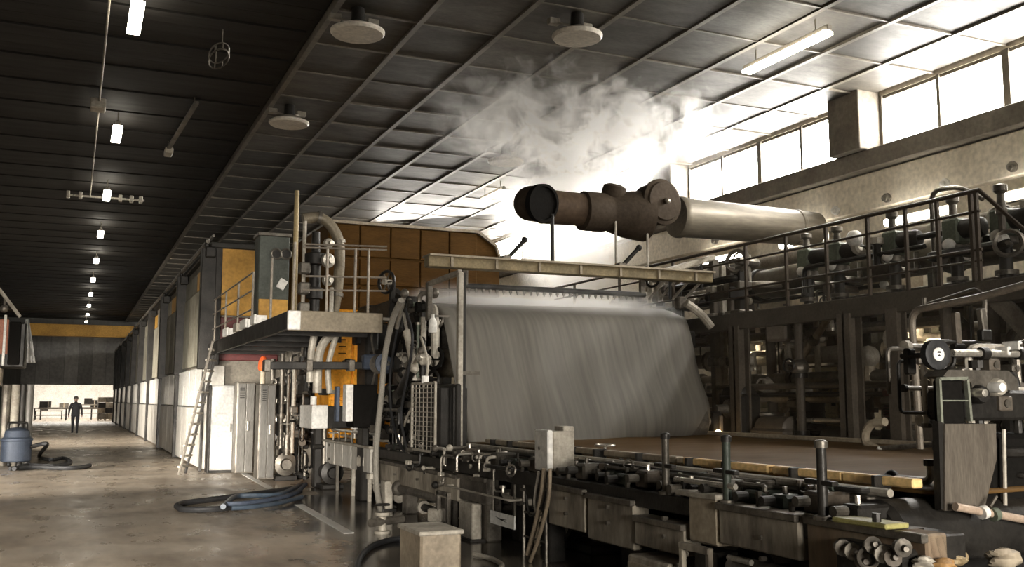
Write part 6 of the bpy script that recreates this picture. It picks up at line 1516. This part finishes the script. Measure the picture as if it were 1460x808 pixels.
# ================================================================ PERSON walking in the aisle
def person(px, py):
    base = aZ(px, py, 0)
    X, Y = base.x, base.y
    J = {}; edges = []; rad = {}
    def v(n, p, r): J[n] = Vector(p); rad[n] = r
    v('pelvis', (0, 0, .95), .150); v('waist', (0, 0, 1.10), .140); v('chest', (0, 0, 1.32), .165); v('neckb', (0, 0, 1.46), .085); v('neck', (0, -.01, 1.53), .058); v('head', (0, -.02, 1.62), .088); v('crown', (0, -.01, 1.72), .085)
    for s, n in ((-1, 'r'), (1, 'l')):
        f_ = .16 * s
        v('sh' + n, (.19 * s, 0, 1.42), .072); v('el' + n, (.27 * s, .03 - .06 * s, 1.14), .052); v('wr' + n, (.29 * s, -.05 - .12 * s, .92), .037)
        v('hand' + n, (.29 * s, -.07 - .13 * s, .85), .036)
        v('hip' + n, (.095 * s, 0, .90), .115); v('kn' + n, (.10 * s, -.06 - .6 * f_ , .50), .070); v('an' + n, (.10 * s, .03 - 1.2 * f_, .09), .050); v('to' + n, (.11 * s, -.14 - 1.2 * f_, .045), .045)
        edges += [('chest', 'sh' + n), ('sh' + n, 'el' + n), ('el' + n, 'wr' + n), ('wr' + n, 'hand' + n), ('pelvis', 'hip' + n), ('hip' + n, 'kn' + n), ('kn' + n, 'an' + n), ('an' + n, 'to' + n)]
        for i in range(4):
            a = J['hand' + n]; o1 = Vector((.005 * s, -.024 + .016 * i, -.045 - .004 * (1.5 - abs(i - 1.5)))); 
            v('f%s%da' % (n, i), a + o1, .0095); v('f%s%db' % (n, i), a + o1 + Vector((-.008 * s, 0, -.035)), .008)
            edges += [('hand' + n, 'f%s%da' % (n, i)), ('f%s%da' % (n, i), 'f%s%db' % (n, i))]
        a = J['hand' + n]; v('t%sa' % n, a + Vector((-.02 * s, -.035, -.01)), .011); v('t%sb' % n, a + Vector((-.022 * s, -.045, -.045)), .009)
        edges += [('hand' + n, 't%sa' % n), ('t%sa' % n, 't%sb' % n)]
    edges += [('pelvis', 'waist'), ('waist', 'chest'), ('chest', 'neckb'), ('neckb', 'neck'), ('neck', 'head'), ('head', 'crown')]
    names = list(J)
    me = bpy.data.meshes.new('skeleton')
    me.from_pydata([tuple(J[n]) for n in names], [(names.index(a), names.index(b)) for a, b in edges], [])
    ob = bpy.data.objects.new('skeleton', me); COL.objects.link(ob)
    sk = ob.modifiers.new('skin', 'SKIN')
    if not me.skin_vertices: me.skin_vertices.new()
    for i, n in enumerate(names):
        me.skin_vertices[0].data[i].radius = (rad[n], rad[n] * (.72 if n in ('chest', 'waist', 'pelvis') else 1)); me.skin_vertices[0].data[i].use_root = (n == 'pelvis')
    sub = ob.modifiers.new('sub', 'SUBSURF'); sub.levels = 2
    dg = bpy.context.evaluated_depsgraph_get(); dg.update()
    m2 = bpy.data.meshes.new_from_object(ob.evaluated_get(dg))
    bpy.data.objects.remove(ob)
    for mt in (mat('work_jacket', (.045, .045, .048), .8, 0, None, .3, 6), mat('work_trousers', (.030, .030, .034), .8, 0, None, .3, 6), mat('skin_tone', (.42, .26, .19), .5, 0, (.36, .2, .14), .3, 8), M_RUBBER):
        m2.materials.append(mt)
    for p in m2.polygons:
        c = p.center; p.use_smooth = True
        p.material_index = 2 if (c.z > 1.52 or (abs(c.x) > .24 and c.z < .9)) else 0 if c.z > .93 else 3 if c.z < .11 else 1
    bo = bpy.data.objects.new('body', m2); COL.objects.link(bo)
    t = thing('person', 'person in dark work clothes and a hard hat walking up the aisle', 'person', (X, Y, 0))
    bo.parent = t
    o0 = Vector((X, Y, 0))
    b_ = MB(); b_.lathe(o0 + Vector((0, -.01, 1.66)), (0, 0, 1), [(0, .125), (.015, .125), (.02, .108), (.07, .10), (.11, .07), (.125, 0)], 20); b_.box(o0 + Vector((-.07, -.17, 1.655)), o0 + Vector((.07, -.08, 1.67)), .004); b_.build('hard_hat', M_STEEL, t)
    b_ = MB(); b_.lathe(o0 + Vector((0, 0, .84)), (0, 0, 1), [(0, .20), (.1, .19), (.3, .175), (.45, .19)], 18)
    for p in b_.v: p.y = Y + (p.y - Y) * .72
    b_.build('jacket_hem', mat('work_jacket', (.05, .05, .05)), t)
    b_ = MB(); b_.sph(o0 + Vector((0, -.112, 1.61)), .016, 8, (1, 1.2, 1.4)); b_.build('nose', mat('skin_tone', (.4, .3, .2)), t)
    for s in (-1, 1):
        b_ = MB(); b_.sph(o0 + Vector((.034 * s, -.098, 1.635)), .012, 8); b_.build('eye', M_WHITE, t)
        b_ = MB(); b_.sph(o0 + Vector((.092 * s, -.01, 1.62)), .022, 8, (.5, 1, 1.4)); b_.build('ear', mat('skin_tone', (.4, .3, .2)), t)
    b_ = MB(); b_.box(o0 + Vector((-.025, -.108, 1.573)), o0 + Vector((.025, -.098, 1.582)), .002); b_.build('mouth', M_MAROON, t)
person(106, 618)

# ================================================================ STEAM
def steam_volume(name, label, lo, hi, expr_builder, aniso=.72, tint=(.98, .97, .95)):
    b_ = MB(); b_.box(lo, hi)
    m = bpy.data.materials.new(name); m.use_nodes = True
    nt = m.node_tree; N = nt.nodes; L = nt.links
    N.remove(N['Principled BSDF'])
    out = N['Material Output']
    vol = N.new('ShaderNodeVolumePrincipled')
    vol.inputs['Color'].default_value = (*tint, 1); vol.inputs['Anisotropy'].default_value = aniso
    vol.inputs['Density'].default_value = 0
    geo = N.new('ShaderNodeTexCoord')
    L.new(vol.outputs[0], out.inputs['Volume'])
    mp = N.new('ShaderNodeMapping'); mp.vector_type = 'POINT'
    o_ = b_.build(name, m, None, 'stuff', smooth=False)
    mp.inputs['Location'].default_value = o_.location        # hall coordinates
    L.new(geo.outputs['Object'], mp.inputs[0])
    def M(op, a, b=None, c=None, clamp=False):
        n_ = N.new('ShaderNodeMath'); n_.operation = op; n_.use_clamp = clamp
        for i, x in enumerate((a, b, c)):
            if x is None: continue
            if isinstance(x, (int, float)): n_.inputs[i].default_value = x
            else: L.new(x, n_.inputs[i])
        return n_.outputs[0]
    def noise(scale, detail=4, rough=.6, dist=0.0, stretch=(1, 1, 1), off=(0, 0, 0)):
        m2 = N.new('ShaderNodeMapping'); m2.inputs['Scale'].default_value = stretch; m2.inputs['Location'].default_value = off
        L.new(mp.outputs[0], m2.inputs[0])
        n_ = N.new('ShaderNodeTexNoise'); n_.inputs['Scale'].default_value = scale; n_.inputs['Detail'].default_value = detail; n_.inputs['Roughness'].default_value = rough; n_.inputs['Distortion'].default_value = dist
        L.new(m2.outputs[0], n_.inputs['Vector']); return n_.outputs['Fac']
    def ss(x, a, b, c=0.0, d=1.0):
        r = N.new('ShaderNodeMapRange'); r.interpolation_type = 'SMOOTHSTEP'
        r.inputs['From Min'].default_value = a; r.inputs['From Max'].default_value = b; r.inputs['To Min'].default_value = c; r.inputs['To Max'].default_value = d
        L.new(x, r.inputs['Value']); return r.outputs[0]
    sep = N.new('ShaderNodeSeparateXYZ'); L.new(mp.outputs[0], sep.inputs[0])
    dens = expr_builder(M, noise, ss, sep.outputs['X'], sep.outputs['Y'], sep.outputs['Z'])
    L.new(dens, vol.inputs['Density'])
    tag(o_, label, 'steam', None, 'stuff')
    return o_
def plume(M, noise, ss, x, y, z):
    n1 = noise(.45, 6, .62, .7, (1, 1, .8)); n2 = noise(1.3, 6, .68, 1.3)
    wob = M('MULTIPLY', M('SUBTRACT', n1, .5), 3.2)
    h = M('SUBTRACT', z, 4.2)
    # rising column between the press and the window wall
    dx = M('ADD', M('SUBTRACT', x, M('SUBTRACT', 12.6, M('MULTIPLY', h, .3))), M('MULTIPLY', wob, .7)); dy = M('ADD', M('SUBTRACT', y, 23.2), M('MULTIPLY', wob, .8))
    d = M('SQRT', M('ADD', M('MULTIPLY', dx, dx), M('MULTIPLY', dy, dy)))
    col = M('MULTIPLY', ss(M('DIVIDE', d, M('ADD', 1.5, M('MULTIPLY', h, .25))), .3, 1.15, 1.0, 0.0), ss(z, 3.6, 4.6))
    wisps = ss(n2, .49, .62)
    a = M('MULTIPLY', M('MULTIPLY', col, M('ADD', .3, M('MULTIPLY', wisps, .7))), 2.2)
    # torn layer rolling from the column toward the aisle under the ceiling
    def blob(cx, cy, kx, ky, r0, r1):
        ax = M('ADD', M('SUBTRACT', x, cx), M('MULTIPLY', wob, .8)); ay = M('ADD', M('SUBTRACT', y, cy), M('MULTIPLY', wob, .8))
        return ss(M('SQRT', M('ADD', M('MULTIPLY', M('MULTIPLY', ax, ax), kx), M('MULTIPLY', M('MULTIPLY', ay, ay), ky))), r0, r1, 1.0, 0.0)
    d2 = M('MAXIMUM', blob(8.9, 16.4, .5, 1.0, .3, 2.5), blob(11.0, 20.0, .8, .6, .2, 2.0))
    lay = M('MULTIPLY', d2, ss(M('ADD', z, M('MULTIPLY', wob, .3)), 6.0, 7.0))
    b = M('MULTIPLY', M('MULTIPLY', lay, wisps), 5.0)
    b = M('MULTIPLY', b, ss(x, 11.0, 12.6, 1.0, .05))
    a = M('MULTIPLY', a, ss(x, 9.8, 11.2))
    return M('ADD', a, b)
steam_volume('steam_plume', 'bright steam plume rising behind the exhaust duct and rolling under the ceiling', (5.0, 13.4, 3.6), (13.95, 27.0, 7.41), plume, .6)
def haze(M, noise, ss, x, y, z):
    n1 = noise(.35, 3, .6, .4)
    f_ = M('MULTIPLY', M('MULTIPLY', ss(y, 5.0, 9.0), ss(y, 17.0, 20.5, 1.0, 0.0)), M('MULTIPLY', ss(x, 9.0, 10.2), ss(z, 2.4, 3.6, 1.0, 0.05)))
    return M('MULTIPLY', M('MULTIPLY', f_, ss(n1, .3, .7, .5, 1.2)), .045)
steam_volume('haze', 'thin brown-grey haze hanging under the windows along the drive side', (9.0, 5.0, .02), (13.95, 20.5, 5.6), haze, .3, (.97, .86, .70))
def veil(M, noise, ss, x, y, z):
    n1 = noise(1.1, 4, .6, .5)
    wob = M('MULTIPLY', M('SUBTRACT', n1, .5), .5)
    zz = M('ADD', z, wob)
    v = M('MULTIPLY', ss(zz, 2.78, 2.95), ss(zz, 2.98, 3.45, 1.0, 0.0))
    e = M('MULTIPLY', ss(x, 4.75, 5.4), ss(x, 8.4, 9.8, 1.0, 0.0))
    f_ = M('MULTIPLY', ss(y, 13.9, 14.3), ss(y, 15.4, 16.6, 1.0, 0.0))
    return M('MULTIPLY', M('MULTIPLY', M('MULTIPLY', v, e), f_), 3.0)
steam_volume('steam_veil', 'low white steam veil drifting over the top edge of the felt', (4.7, 13.8, 2.6), (10.0, 17.0, 3.6), veil)
